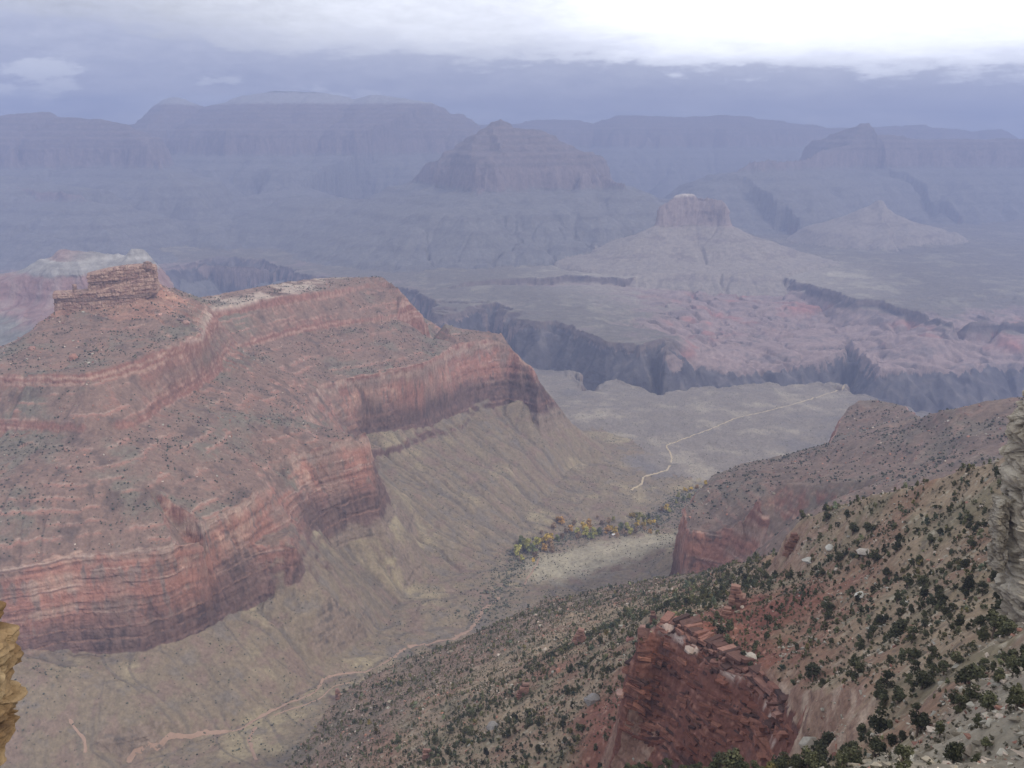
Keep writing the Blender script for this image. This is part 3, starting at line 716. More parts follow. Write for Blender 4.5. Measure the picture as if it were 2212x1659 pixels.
# far buttes and walls, by layer
for bi, (tg, shift, slp, runs, wa) in enumerate(BUTTES):
    mk = K == len(TAGS) + bi
    if not mk.any(): continue
    q = Dv - shift
    c = full(lin(120, 112, 96))
    c = mixc(c, lin(190, 182, 174), (1. if bi == 6 else (sst(VX, -2300, -1900) if bi == 5 else .15)) * sst(q + 12 * streakF, -300, -285) * .0 + sst(q + 14 * streakF, -225, -200))
    c = mixc(c, lin(170, 112, 92), sst(q + 14 * streakF, -75, -45))
    c = mixc(c, lin(150, 104, 90), sst(np.sin(q / 9.0) + nA, -.2, .8) * sst(q, -45, 0))
    c = mixc(c, mixc(full(lin(186, 120, 98)), lin(160, 108, 94), sst(streakF, -.2, .9)), sst(q + 12 * nA, 365, 395))
    c = mixc(c, lin(152, 138, 116), sst(q + 22 * nA, 525, 575))
    c = mixc(c, lin(130, 114, 104), sst(np.sin(q / 14.0) + .6 * nA, .3, .9) * .5 * sst(q, 560, 600))
    if bi: c = (c @ np.array([.3, .59, .11], np.float32))[..., None] * .45 + c * .25  # other buttes darkened: cloud shade put into their colour
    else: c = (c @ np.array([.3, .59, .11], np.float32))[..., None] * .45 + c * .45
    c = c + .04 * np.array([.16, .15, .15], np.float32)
    if bi in (0, 2):  # paler layers: sunlight on the pale butte painted into its rock colour
        c = mixc(c, lin(206, 186, 164), (1 - sst(q + 6 * nA, 385, 402))); c = mixc(c, mixc(full(lin(164, 138, 124)), lin(138, 114, 104), sst(streakF, -.1, .9)), sst(q + 8 * nA, 385, 402)); c = mixc(c, lin(160, 144, 124), sst(q + 14 * nA, 590, 612)); c = mixc(c, lin(140, 124, 112), sst(streakF + .5 * nA, .1, .9) * .5 * sst(q, 590, 615)); c = mixc(c, lin(124, 106, 98), sst(np.sin(q / 15.0 + nE) + .8 * nA, .7, 1.1) * .4 * sst(q, 610, 640))
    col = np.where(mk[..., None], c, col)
# fine unevenness everywhere
mot = 1 + .10 * nF + .10 * nC + .07 * nB
lum = (col @ np.array([.3, .59, .11], np.float32))[..., None]
col = lum + (col - lum) * .66
col = np.clip(col * mot[..., None], .01, .9).astype(np.float32)

def rock_material(name, bump=.6, scale=.35, dark=1.0):
    mt = bpy.data.materials.new(name); mt.use_nodes = True
    nt = mt.node_tree; b = NB(nt); p = nt.nodes['Principled BSDF']
    p.inputs['Roughness'].default_value = .93; p.inputs['Specular IOR Level'].default_value = .15
    at = b.n('ShaderNodeVertexColor'); at.layer_name = 'rock'
    tc = b.n('ShaderNodeTexCoord')
    n1 = b.noise(tc.outputs['Object'], scale, 6, .65); n2 = b.noise(tc.outputs['Object'], scale * .17, 4, .6)
    f = b.m('ADD', b.m('MULTIPLY', b.m('SUBTRACT', n1, .5), 1.1), b.m('ADD', b.m('MULTIPLY', b.m('SUBTRACT', n2, .5), .35), dark))
    vm = b.n('ShaderNodeVectorMath'); vm.operation = 'SCALE'
    b.lk(at.outputs['Color'], vm.inputs[0]); b.lk(f, vm.inputs['Scale'])
    b.lk(vm.outputs[0], p.inputs['Base Color'])
    bp = b.n('ShaderNodeBump'); bp.inputs['Strength'].default_value = bump; bp.inputs['Distance'].default_value = 1.2 / scale * .35
    b.lk(n1, bp.inputs['Height']); b.lk(bp.outputs[0], p.inputs['Normal'])
    return mt
MAT_NEAR = rock_material('near_soil_and_rock', .6, .55)
MAT_MID = rock_material('canyon_rock', .7, .16)
MAT_RIM = rock_material('rim_rock', .9, 5.0)
MAT_FAR = rock_material('far_rock', .6, .03)

def np_mesh(name, co, faces, colors=None, mat=None, smooth=True):
    """mesh from arrays: co (n,3), faces (m,k)"""
    me = bpy.data.meshes.new(name); k = faces.shape[1]
    me.vertices.add(len(co)); me.vertices.foreach_set('co', np.ascontiguousarray(co, np.float32).ravel())
    me.loops.add(faces.size); me.loops.foreach_set('vertex_index', np.ascontiguousarray(faces, np.int32).ravel())
    me.polygons.add(len(faces)); me.polygons.foreach_set('loop_start', np.arange(0, faces.size, k, dtype=np.int32))
    me.polygons.foreach_set('loop_total', np.full(len(faces), k, np.int32))
    if colors is not None:
        a = me.color_attributes.new('rock', 'FLOAT_COLOR', 'POINT')
        c4 = np.ones((len(co), 4), np.float32); c4[:, :3] = colors; a.data.foreach_set('color', c4.ravel())
    me.update(calc_edges=True)
    me.polygons.foreach_set('use_smooth', np.full(len(faces), smooth, bool))
    if mat: me.materials.append(mat)
    return me
def link(name, me, parent=None):
    o = bpy.data.objects.new(name, me); C.objects.link(o)
    if parent: o.parent = parent
    return o

vid = np.arange(NCOL * NROW, dtype=np.int32).reshape(NCOL, NROW)
QF = np.stack([vid[:-1, :-1], vid[1:, :-1], vid[1:, 1:], vid[:-1, 1:]], -1).reshape(-1, 4)
QK = np.asarray(VK)[:-1, :-1].reshape(-1)
CO = np.stack([VX, VY, VZ], -1).reshape(-1, 3); CL = col.reshape(-1, 3)
def part_mesh(name, keys, mat):
    f = QF[np.isin(QK, keys)]
    if not len(f): return None
    u, inv = np.unique(f, return_inverse=True)
    return link(name, np_mesh(name, CO[u], inv.reshape(-1, 4), CL[u], mat))
GROUND = [
 ('hillside', ['hillside'], MAT_NEAR, 'near hillside of tan and red soil dotted with junipers', 'hillside', 'structure'),
 ('crag_base', ['crag'], MAT_NEAR, None, None, None),
 ('mesa', ['mesa', 'cap'], MAT_MID, 'long red mesa with ledged slopes above a sheer red cliff', 'mesa', 'structure'),
 
 ('valley', ['valley'], MAT_MID, 'olive brown valley floor with a dirt path and yellow trees', 'valley', 'structure'),
 ('spur', ['spur'], MAT_MID, 'reddish brown spur behind the near juniper slope', 'hill', 'structure'),
 ('plateau', ['plateau'], MAT_MID, 'flat grey brown plateau crossed by a thin pale path', 'plateau', 'structure'),
 ('gorge', ['gorge'], MAT_FAR, 'dark inner gorge with ribbed grey walls', 'gorge', 'structure'),
 ('tableland', ['tableland'], MAT_FAR, 'hazy tableland with red patches beyond the gorge', 'terrain', 'structure'),
 ('ridge', ['ridge'], MAT_FAR, 'pale topped pinkish ridge behind the rock wall of the mesa', 'ridge', 'structure')]
for nm, tg, mt, lab, cat, kd in GROUND:
    o = part_mesh(nm, [tagid[t] for t in tg], mt)
    if o: tag(o, lab, cat, None, kd)
BLAB = ['flat topped pale butte lit beyond the gorge', 'dark pointed butte with stepped shoulders in the haze', 'small hazy pyramid butte at the right',
        'blue grey mountain mass with a small tower, right', 'dark hazy flat topped mountain at the far left', 'faint blue mountain with a ragged top, left of the pointed butte',
        'pale rimmed far canyon wall under the clouds', 'low dim hills spreading left of the pointed butte', 'dark stepped shoulder behind the pale ridge at far left']
for bi, bt in enumerate(BUTTES):
    o = part_mesh(bt[0], [len(TAGS) + bi], MAT_FAR)
    if o: tag(o, BLAB[bi], {'butte': 'butte', 'mountain': 'mountain', 'canyon_rim': 'cliff'}[bt[0]], None, 'structure')

# the ground close under the viewpoint, outside the fan of the main sheet
gx0, gy0 = np.meshgrid(np.arange(-160, 260, 4.0), np.arange(-90, 240, 4.0))
gz0 = np.maximum(-400, lookup(gx0, np.maximum(gy0, 22), 'Z')) - 2.5 + np.minimum(0, (gy0 - 22) * .2) + .8 * fbm(gx0, gy0, 14, 4, 190)
gi = np.arange(gx0.size).reshape(gx0.shape)
gf = np.stack([gi[:-1, :-1], gi[:-1, 1:], gi[1:, 1:], gi[1:, :-1]], -1).reshape(-1, 4)
gc = np.array(lin(150, 138, 110))[None] * (1 + .25 * fbm(gx0, gy0, 9, 3, 191).reshape(-1, 1))
tag(link('hillside', np_mesh('hillside', np.stack([gx0, gy0, gz0], -1).reshape(-1, 3), gf, gc, MAT_NEAR)), 'tan ground directly under the viewpoint', 'hillside', None, 'structure')
# ------------------------------------------------------------------ rock walls and pinnacles in blocky beds
def rock_wall(name, front, back, zb, zt, bed, joint, amp, c0, c1, cd, seed, res=.6, mat=None, lean=0.0, rough=1.0, fine=0.0, fsc=6.0):
    """a free-standing wall of jointed beds: front/back are plan lines, zb/zt base and top heights along them"""
    front = np.array(front, float); back = np.array(back, float); n = len(front)
    def along(line, m):
        d = np.r_[0, np.cumsum(np.hypot(*np.diff(line, axis=0).T))]; t = np.linspace(0, d[-1], m)
        return np.stack([np.interp(t, d, line[:, k]) for k in (0, 1)], -1), t / d[-1]
    lf = np.hypot(*np.diff(front, axis=0).T).sum(); nf = max(8, int(lf / res)); nb = max(6, nf // 2); ns = 10
    f, tf = along(front, nf); b, tb = along(back[::-1], nb)
    e1, te1 = along(np.array([front[-1], back[-1]]), ns); e0, te0 = along(np.array([back[0], front[0]]), ns)
    loop = np.concatenate([f, e1[1:-1], b, e0[1:-1]]); T = np.concatenate([tf, np.ones(ns - 2), 1 - tb, np.zeros(ns - 2)])
    zb_ = np.interp(T, np.linspace(0, 1, len(zb)), zb); zt_ = np.interp(T, np.linspace(0, 1, len(zt)), zt)
    m = len(loop); nz = max(8, int((np.max(zt) - np.min(zb)) / res))
    spine = np.stack([np.interp(T, np.linspace(0, 1, n), (front[:, k] + back[:, k]) / 2) for k in (0, 1)], -1)
    out = loop - spine; out = out / (np.hypot(*out.T)[:, None] + 1e-6)
    tg = np.roll(loop, -1, 0) - np.roll(loop, 1, 0); nr = np.stack([tg[:, 1], -tg[:, 0]], -1); nr /= np.hypot(*nr.T)[:, None] + 1e-6
    if (nr * out).sum() < 0: nr = -nr
    s = np.r_[0, np.cumsum(np.hypot(*np.diff(loop, axis=0).T))]
    rows, cols = [], []
    for k in range(nz + 1):
        v = k / nz; z = zb_ + (zt_ - zb_) * v + .35 * rough * fbm(s, s * 0 + seed, 9, 3, seed)
        bi = np.floor(z / bed + .25 * fbm(s, s * 0, 60, 2, seed + 1)); fr = z / bed + .25 * fbm(s, s * 0, 60, 2, seed + 1) - bi
        jw = joint * (.6 + .9 * _hash(bi, bi * 0 + 3, seed)); ph = _hash(bi, bi * 0 + 5, seed) * joint
        ji = np.floor((s + ph + .8 * vnoise(s / 4, z / 4, seed)) / jw); jf = (s + ph) / jw - ji
        h = _hash(bi, ji, seed + 7); hb = _hash(bi, bi * 0 + 9, seed + 8)
        col_ = np.floor(s / (joint * 2.3)); hc = _hash(col_, col_ * 0 + 2, seed + 11)
        p = amp * (1.1 * (h - .5) + 1.5 * (hb - .5) + 1.2 * (hc - .5)) - amp * .55 * np.exp(-(fr / .14) ** 2) - amp * .5 * np.exp(-(jf / .1) ** 2)
        if fine: p += fine * fbm(s, z * .8, fsc, 5, seed + 23, .55)
        p += amp * .7 * rough * fbm(s, z, 5, 4, seed + 13, .6) - lean * (z - zb_) - 1.5 * amp * sst(v, .93, 1.0) * (0.3 + h)
        xy = loop + nr * p[:, None]
        rows.append(np.stack([xy[:, 0], xy[:, 1], z], -1))
        t = np.clip(.5 + .5 * fbm(s, z * 2.2, 14, 3, seed + 15) + .7 * (h - .5), 0, 1)[:, None]
        c = c0 + (c1 - c0) * t
        dk = np.clip(1.1 * sst(-vnoise(s / 3.5, z / 16, seed + 17), .15, .8) + .8 * (hb < .25), 0, 1)[:, None] * .6
        cols.append(c + (cd - c) * dk)
    for k, q in enumerate((.35, .7, 1.0)):
        xy = rows[nz][:, :2] * (1 - q) + spine * q
        z = zt_ + .8 * rough * fbm(xy[:, 0], xy[:, 1], 6, 3, seed + 19) + .3 * q
        rows.append(np.stack([xy[:, 0], xy[:, 1], z], -1)); cols.append(cols[nz])
    co = np.concatenate(rows); cl = np.concatenate(cols); R = len(rows)
    idx = np.arange(R * m).reshape(R, m); nx = np.roll(idx, -1, 1)
    fc = np.stack([idx[:-1], nx[:-1], nx[1:], idx[1:]], -1).reshape(-1, 4)
    o = link(name, np_mesh(name, co, fc, cl, mat or MAT_MID, smooth=False))
    return o

def desat(c, k=.7):
    l = float(c @ np.array([.3, .59, .11])); return (l + (c - l) * k).astype(np.float32)
OR0, OR1, ORD = desat(lin(160, 112, 88), .6), desat(lin(194, 148, 114), .6), desat(lin(100, 76, 68), .6)
def on_view(px, d, py=640):
    q = ptd(px, py, d); return [q[0], q[1]]
def zlev(py, d): return float(ptd(1106, py, d)[2])
# the wall on the mesa: a long lower tier and a set-back upper tier
fx = [(114, 1862), (150, 1868), (200, 1878), (250, 1898), (300, 1925), (341, 1952)]
fr = [on_view(*p) for p in fx]; bk = [on_view(p[0] + 4, p[1] + 46) for p in fx]
zb = [zlev(y, d) - 6 for y, d in ((694, 1862), (684, 1868), (668, 1878), (655, 1898), (645, 1925), (628, 1952))]
zt = [zlev(y, d) for y, d in ((636, 1862), (634, 1868), (630, 1878), (616, 1898), (604, 1925), (598, 1952))]
w = rock_wall('rock_formation', fr, bk, zb, zt, 7.5, 11, 2.2, OR0, OR1, ORD, 3, .8)
tag(w, 'long blocky orange brown rock wall crowning the red mesa, with a stepped upper tier', 'rock')
fx2 = [(193, 1886), (230, 1896), (270, 1916), (305, 1936), (341, 1960)]
fr = [on_view(*p) for p in fx2]; bk = [on_view(p[0] + 3, p[1] + 36) for p in fx2]
zb = [zlev(y, d) - 4 for y, d in ((634, 1886), (624, 1896), (612, 1916), (602, 1936), (600, 1960))]
zt = [zlev(y, d) for y, d in ((594, 1886), (584, 1896), (577, 1916), (574, 1936), (575, 1960))]
u = rock_wall('upper_tier', fr, bk, zb, zt, 6.5, 10, 2.3, OR0, OR1, ORD, 8, .8); u.parent = w
def knob(name, px, py0, py1, d, wpx, seed, c0=OR0, c1=OR1, mat=None):
    wd = wpx / FPX * d * 1.05; x, y = on_view(px, d)
    return rock_wall(name, [(x - wd / 2, y), (x, y - wd * .35), (x + wd / 2, y)], [(x - wd / 2, y + wd * .3), (x, y + wd * .6), (x + wd / 2, y + wd * .3)],
                     [zlev(py1, d)] * 3, [zlev(py0, d) - wd * .1, zlev(py0, d), zlev(py0, d) - wd * .15], max(1.6, wd * .22), wd * .6, wd * .07, c0, c1, ORD, seed, max(.12, wd / 34), mat)
k = knob('boulder_cap', 325, 565, 580, 1945, 18, 5); k.parent = w
k = knob('pinnacle', 163, 614, 642, 1880, 9, 6); tag(k, 'thin orange rock pinnacle on the low left end of the wall', 'rock')

# pale limestone tower at the right edge of the view
LM0, LM1, LMD = desat(lin(158, 144, 120), .8), desat(lin(196, 184, 160), .8), desat(lin(104, 92, 78), .8)
def tower(name, pts, dfront, dback, seed, lab, bed=4.0, amp=.8, res=.3, lean=.05, fine=1.6, cs=(LM0, LM1, LMD)):
    fr = [on_view(p[0], dfront + 5 * math.sin(i * 2.1), p[1] + 60) for i, p in enumerate(pts)]; bk = [on_view(p[0] + 6, dback, p[1] + 60) for p in pts]
    zt = [zlev(p[1], dfront) for p in pts]; zb = [zlev(p[2], dfront) - 8 for p in pts]
    o = rock_wall(name, fr, bk, zb, zt, bed, 3.6, amp, *cs, seed, res, MAT_RIM, lean, .4, fine, 3.5)
    return tag(o, lab, 'rock')
def block_pile(name, blocks, mat, cols, seed):
    """angular slabs: (centre, half sizes, yaw, tilt, colour) joined into one mesh"""
    r = np.random.default_rng(seed); V, Fc, Cc = [], [], []
    base = np.array([(-1,-1,-1),(1,-1,-1),(1,1,-1),(-1,1,-1),(-1,-1,1),(1,-1,1),(1,1,1),(-1,1,1)], float)
    qf = np.array([(0,3,2,1),(4,5,6,7),(0,1,5,4),(1,2,6,5),(2,3,7,6),(3,0,4,7)])
    for c, h, yaw, tl, cc in blocks:
        v = base * (1 + r.uniform(-.16, .1, (8, 3))) * h
        v[:, 2] += v[:, 0] * tl[0] + v[:, 1] * tl[1]
        x = v[:, 0] * math.cos(yaw) - v[:, 1] * math.sin(yaw); y = v[:, 0] * math.sin(yaw) + v[:, 1] * math.cos(yaw)
        Fc.append(qf + 8 * len(V)); V.append(np.stack([x, y, v[:, 2]], -1) + c); Cc.append(np.repeat(cc[None], 8, 0))
    return link(name, np_mesh(name, np.concatenate(V), np.concatenate(Fc), np.concatenate(Cc), mat, False))
def slab_run(line, top, beds, bedh, blen, depth, seed, setback=.5, cols=None, jit=.8, loose=1.0):
    """blocks laid in beds along a plan line (x, y, z of the slope)"""
    r = np.random.default_rng(seed); out = []
    d = np.r_[0, np.cumsum(np.hypot(*np.diff(line[:, :2], axis=0).T))]
    for k in range(beds):
        bt = np.clip(r.normal(.45, .3), 0, 1); bdk = r.uniform() < .3
        s = r.uniform(-blen, 0); bh = bedh * r.uniform(.7, 1.4); back = k * setback + r.uniform(-.5, .5)
        while s < d[-1]:
            L = min(blen * r.lognormal(0, .6), 9.0); m = min(max(s + L / 2, 0), d[-1]); gap = r.uniform() < .10
            p = np.array([np.interp(m, d, line[:, j]) for j in range(3)]); q = np.array([np.interp(min(m + 1, d[-1]), d, line[:, j]) - np.interp(max(m - 1, 0), d, line[:, j]) for j in range(3)])
            yaw = math.atan2(q[1], q[0]) + r.normal(0, .045 * loose); nrm = np.array([-math.sin(yaw), math.cos(yaw)])
            if nrm @ p[:2] < 0: nrm = -nrm
            dp = depth * r.uniform(.7, 1.2); z = p[2] + top - (beds - 1 - k) * bedh + r.normal(0, .18) * bedh
            off_ = back + dp - r.exponential(jit)
            c = np.array([p[0] + nrm[0] * off_, p[1] + nrm[1] * off_, z])
            t = np.clip(bt + r.normal(0, .16), 0, 1); cc = cols[0] + (cols[1] - cols[0]) * t
            if r.uniform() < (.7 if bdk else .15): cc = cc + (cols[2] - cc) * r.uniform(.4, .9)
            if not gap: out.append((c, np.array([L / 2, dp, bh / 2]), yaw, (q[2] / (np.hypot(q[0], q[1]) + 1e-6) * .6 + r.normal(0, .03 * loose), r.normal(0, .05 * loose)), cc))
            s += L
    return out
def weathered_cliff(name, edge, x1, d, seed, lab, cs, sc=1.0, res=.16, depth=12.0, round_=2.5, shift=0):
    """a fractured rock face; its outline follows surveyed directions (px, py) at distance d"""
    E = np.array([ptd(p[0] + shift, p[1], d) for p in edge]); E = E[np.argsort(E[:, 2])]
    zs = np.arange(E[0, 2] - 6 * sc, E[-1, 2], res); xe = np.interp(zs, E[:, 2], E[:, 0]) + .9 * sc * fbm(zs, zs * 0 + seed, 5 * sc, 4, seed, .6)
    wmax = max(x1 - xe.min(), .5); nb = int(depth / (res * 2)); nf = int(wmax / res)
    u = np.r_[-np.linspace(depth, 0, nb, endpoint=False), np.linspace(0, wmax, nf), wmax + np.linspace(0, depth, nb)[1:]]
    U, Zg = np.meshgrid(u, zs); XE = np.repeat(xe[:, None], len(u), 1); f = np.clip((U) / np.maximum(wmax, .1), 0, 1)
    X = np.where(U < 0, XE, XE + f * (x1 - XE)); Y = d + np.where(U < 0, -U, np.where(U > wmax, U - wmax, 0)); 
    Y = Y + round_ * np.exp(-np.maximum(U, 0) / (.8 * round_)) + .12 * (Zg - zs[0])
    a, b = X + .5 * Y, Zg; wa = a + 1.1 * sc * fbm(a, b, 4 * sc, 3, seed + 2); wb = b + 1.1 * sc * fbm(a, b, 4 * sc, 3, seed + 3)
    f1, f2, v = worley(wa / (3.4 * sc), wb / (4.6 * sc), seed + 4); g1, g2, w = worley(wa / (1.2 * sc), wb / (1.5 * sc), seed + 6)
    cr = np.exp(-((f2 - f1) / .10)); cr2 = np.exp(-((g2 - g1) / .13)); bd = vnoise(b / (2.2 * sc) + .3 * fbm(a, b, 9 * sc, 2, seed), a * 0 + 3, seed + 8)
    p = sc * (2.2 * (v - .5) + .75 * (w - .5) - .8 * cr - .28 * cr2 + .8 * fbm(a, b, 6 * sc, 5, seed + 10, .6) + .5 * bd)
    nx = np.where(U < 0, -1.0, -np.exp(-np.maximum(U, 0) / round_)); ny = -np.sqrt(np.maximum(0, 1 - nx ** 2))
    X = X + nx * p; Y = Y + ny * p
    t = np.clip(.5 + .6 * fbm(a, b, 7 * sc, 4, seed + 12, .6) + .5 * (v - .5) + .25 * (w - .5), 0, 1)[..., None]
    c = cs[0] + (cs[1] - cs[0]) * t
    st = np.clip(.55 * cr + .25 * cr2 + sst(vnoise(a / (1.6 * sc), b / (9 * sc), seed + 14) + .4 * fbm(a, b, 3 * sc, 3, seed + 15), .25, .9) * .7, 0, .9)[..., None]
    c = c + (cs[2] - c) * st
    n, m = X.shape; idx = np.arange(n * m).reshape(n, m)
    fc = np.stack([idx[:-1, :-1], idx[:-1, 1:], idx[1:, 1:], idx[1:, :-1]], -1).reshape(-1, 4)
    top = np.stack([X[-1], Y[-1] , Zg[-1]], -1); ct = top.mean(0) + np.array([0, 2 * sc, .5 * sc]); co = np.concatenate([np.stack([X, Y, Zg], -1).reshape(-1, 3), ct[None]])
    tri = np.stack([idx[-1, :-1], idx[-1, 1:], np.full(m - 1, n * m), np.full(m - 1, n * m)], -1)
    me = np_mesh(name, co, fc, np.concatenate([c.reshape(-1, 3), c[-1].mean(0)[None]]), MAT_RIM, False)
    bm = bmesh.new(); bm.from_mesh(me); bm.verts.ensure_lookup_table()
    for q in tri: bm.faces.new((bm.verts[q[0]], bm.verts[q[1]], bm.verts[q[2]]))
    bm.to_mesh(me); bm.free()
    return tag(link(name, me), lab, 'rock')
weathered_cliff('limestone_cliff', [(2160, 1345), (2168, 1250), (2176, 1150), (2186, 1080), (2198, 1010), (2210, 960), (2226, 930), (2260, 890), (2330, 840)], 142.0, 208, 21, 'pale weathered limestone cliff rising beside the juniper slope at the right edge', (LM0, LM1, LMD), 1.1, shift=62)
weathered_cliff('limestone_pinnacle', [(2146, 1215), (2150, 1150), (2155, 1104), (2163, 1092), (2170, 1088)], float(ptd(2186, 1150, 216)[0]), 216, 23, 'short grey limestone pinnacle just left of the pale cliff', (LM0 * .85, LM1 * .85, LMD), .5, .12, 4.0, .8, 12)
# sunlit ochre rock very close, lower left
YL0, YL1, YLD = desat(lin(124, 94, 58), .85), desat(lin(166, 140, 98), .85), desat(lin(70, 50, 36), .85)
weathered_right = [(26, 1659), (20, 1600), (24, 1560), (14, 1520), (10, 1480), (3, 1445), (-10, 1428), (-60, 1410)]
def near_edge():
    E = [ptd(p[0], p[1], 12.0) for p in weathered_right]; x0 = float(min(e[0] for e in E)) - 2.5
    mir = [( -e[0], e[1], e[2]) for e in E]
    # built facing the other way, then turned round so that its broken edge is on the right
    global ptd
    keep = ptd; tab = iter([np.array(m) for m in mir]); ptd = lambda *a: next(tab)
    try: o = weathered_cliff('ochre_rock', weathered_right, -x0, 12.0, 33, 'ochre yellow rock edge close by at the lower left', (YL0, YL1, YLD), .16, .022, 1.2, .22)
    finally: ptd = keep
    for v in o.data.vertices: v.co.x = -v.co.x - .68
    o.data.flip_normals()
near_edge()

# small red outcrops standing out of the near slope
RD0, RD1, RDD = desat(lin(138, 88, 68)), desat(lin(172, 126, 102)), desat(lin(104, 74, 66))
def outcrop(px, py, wpx, hpx, seed, lab, cs=(RD0, RD1, RDD), name='rock_outcrop'):
    g = ground(px, py)
    if g is None: return
    d = g[1]; wd = wpx / FPX * d; h = hpx / FPX * d * .85
    x, y = g[0], g[1]; a = np.array([x / math.hypot(x, y), y / math.hypot(x, y)]); t = np.array([a[1], -a[0]])
    P = lambda s, q: tuple(np.array([x, y]) + t * s * wd + a * q * wd)
    zt = g[2] + h
    r = np.random.default_rng(seed); bl = []; bh = max(1.3, h / 9); nb = int(h / bh)
    for k in range(-2, nb):
        f = max(k, 0) / nb; span = wd * (1 - .62 * f) * r.uniform(.85, 1.1); cxo = wd * .22 * f * (1 if seed % 2 else -1); n = max(1, int(span / max(2.2, wd * .26)))
        for i in range(n):
            if f > .5 and r.uniform() < .22: continue
            u = (i + .5) / n - .5; L = span / n
            c = np.array([*P((u * span + cxo) / wd + r.normal(0, .02), .25 + r.normal(0, .05)), g[2] + (k + .5) * bh])
            tcol = np.clip(r.normal(.45, .3), 0, 1); cc = cs[0] + (cs[1] - cs[0]) * tcol
            if r.uniform() < .25: cc = cc + (cs[2] - cc) * r.uniform(.4, 1)
            bl.append((c, np.array([L * .56, wd * .26 * (1 - .4 * f) * r.uniform(.8, 1.25), bh * .56]), math.atan2(t[1], t[0]) + r.normal(0, .12), (r.normal(0, .05), r.normal(0, .05)), cc))
    o = block_pile(name, bl, MAT_NEAR, None, seed)
    return tag(o, lab, 'outcrop')
outcrop(1708, 1195, 34, 56, 41, 'slim red rock tower at the left end of the juniper crest')
outcrop(1595, 1315, 44, 62, 42, 'split red rock fin among junipers, right of and above the red crag')
outcrop(1568, 1335, 24, 34, 43, 'low red brown rock steps at the foot of the split fin')
outcrop(1412, 1345, 18, 36, 44, 'narrow pale edged rock blade directly behind the crag top')
outcrop(1250, 1392, 30, 44, 45, 'pinkish rock tower alone in the scrub left of the crag')
outcrop(732, 1512, 16, 34, 46, 'small red block perched on the rim above the dirt path', name='rock_outcrop')
outcrop(1130, 1505, 30, 38, 47, 'crumbling pinkish rock rib in the middle of the scrub slope')
outcrop(925, 1640, 26, 44, 48, 'red rock stub at the bottom edge below the scrub slope')

# the crag's ledges, one broken wall of beds above another
def crag_ledges():
    root = None
    rows = [([(1398,1366),(1424,1358),(1456,1368),(1486,1398),(1521,1418),(1571,1448),(1606,1468),(1650,1502),(1690,1542)], 7.5, 9, 51),
            ([(1360,1398),(1385,1404),(1420,1412),(1450,1428),(1490,1448),(1530,1464),(1580,1496),(1622,1520)], 8, 9, 52),
            ([(1356,1452),(1378,1466),(1404,1482),(1440,1498),(1470,1506),(1520,1522),(1570,1540),(1640,1566),(1700,1594)], 8.5, 9, 53),
            ([(1352,1500),(1375,1512),(1402,1536),(1440,1550),(1490,1564),(1540,1574),(1600,1592)], 8, 8, 54),
            ([(1470,1548),(1490,1572),(1513,1602),(1547,1634),(1570,1656)], 6, 7, 55),
            ([(1402,1618),(1440,1606),(1480,1622),(1506,1652)], 6.5, 8, 56),
            ([(1590,1560),(1625,1590),(1650,1620),(1665,1650)], 4.5, 7, 57),
            ([(1352,1560),(1380,1572),(1420,1582),(1450,1600)], 7, 7, 58)]
    for pts, h, back, sd in rows:
        g = [ground(*p) for p in pts]; g = np.array([q for q in g if q is not None])
        if len(g) < 3: continue
        md = np.median(np.hypot(g[:, 0], g[:, 1])); g = g[np.abs(np.hypot(g[:, 0], g[:, 1]) - md) < 75]
        while len(g) > 2 and np.hypot(*(g[0] - g[1])[:2]) > 30: g = g[1:]
        nb = max(3, int(h / 1.5)); bl = slab_run(g, h * .6, nb, 1.5, 3.4 if root is None else 5.0, back * .55, sd, .7, (CR0 * 1.1 + .01, CR1 * .9 + .05, CRD) if root is None else (CR0, CR1, CRD), .9 if root is None else .55, 2.4 if root is None else 1.3)
        bl += slab_run(g - np.array([0, 2.5, 3.5]), h * .2, max(2, nb - 1), 1.3, 4.0, back * .45, sd + 40, .8, (CR0, CR1, CRD), .6)
        o = block_pile('rock_outcrop' if root is None else 'ledge', bl, MAT_NEAR, None, sd)
        if root is None: root = o; tag(o, 'big craggy red outcrop of broken ledges with a pale capped nose above red soil', 'outcrop')
        else: o.parent = root
    bpy.data.objects['crag_base'].parent = root
CR0, CR1, CRD = desat(lin(122, 70, 52), .8), desat(lin(158, 104, 80), .8), desat(lin(66, 52, 50), .8)
crag_ledges()
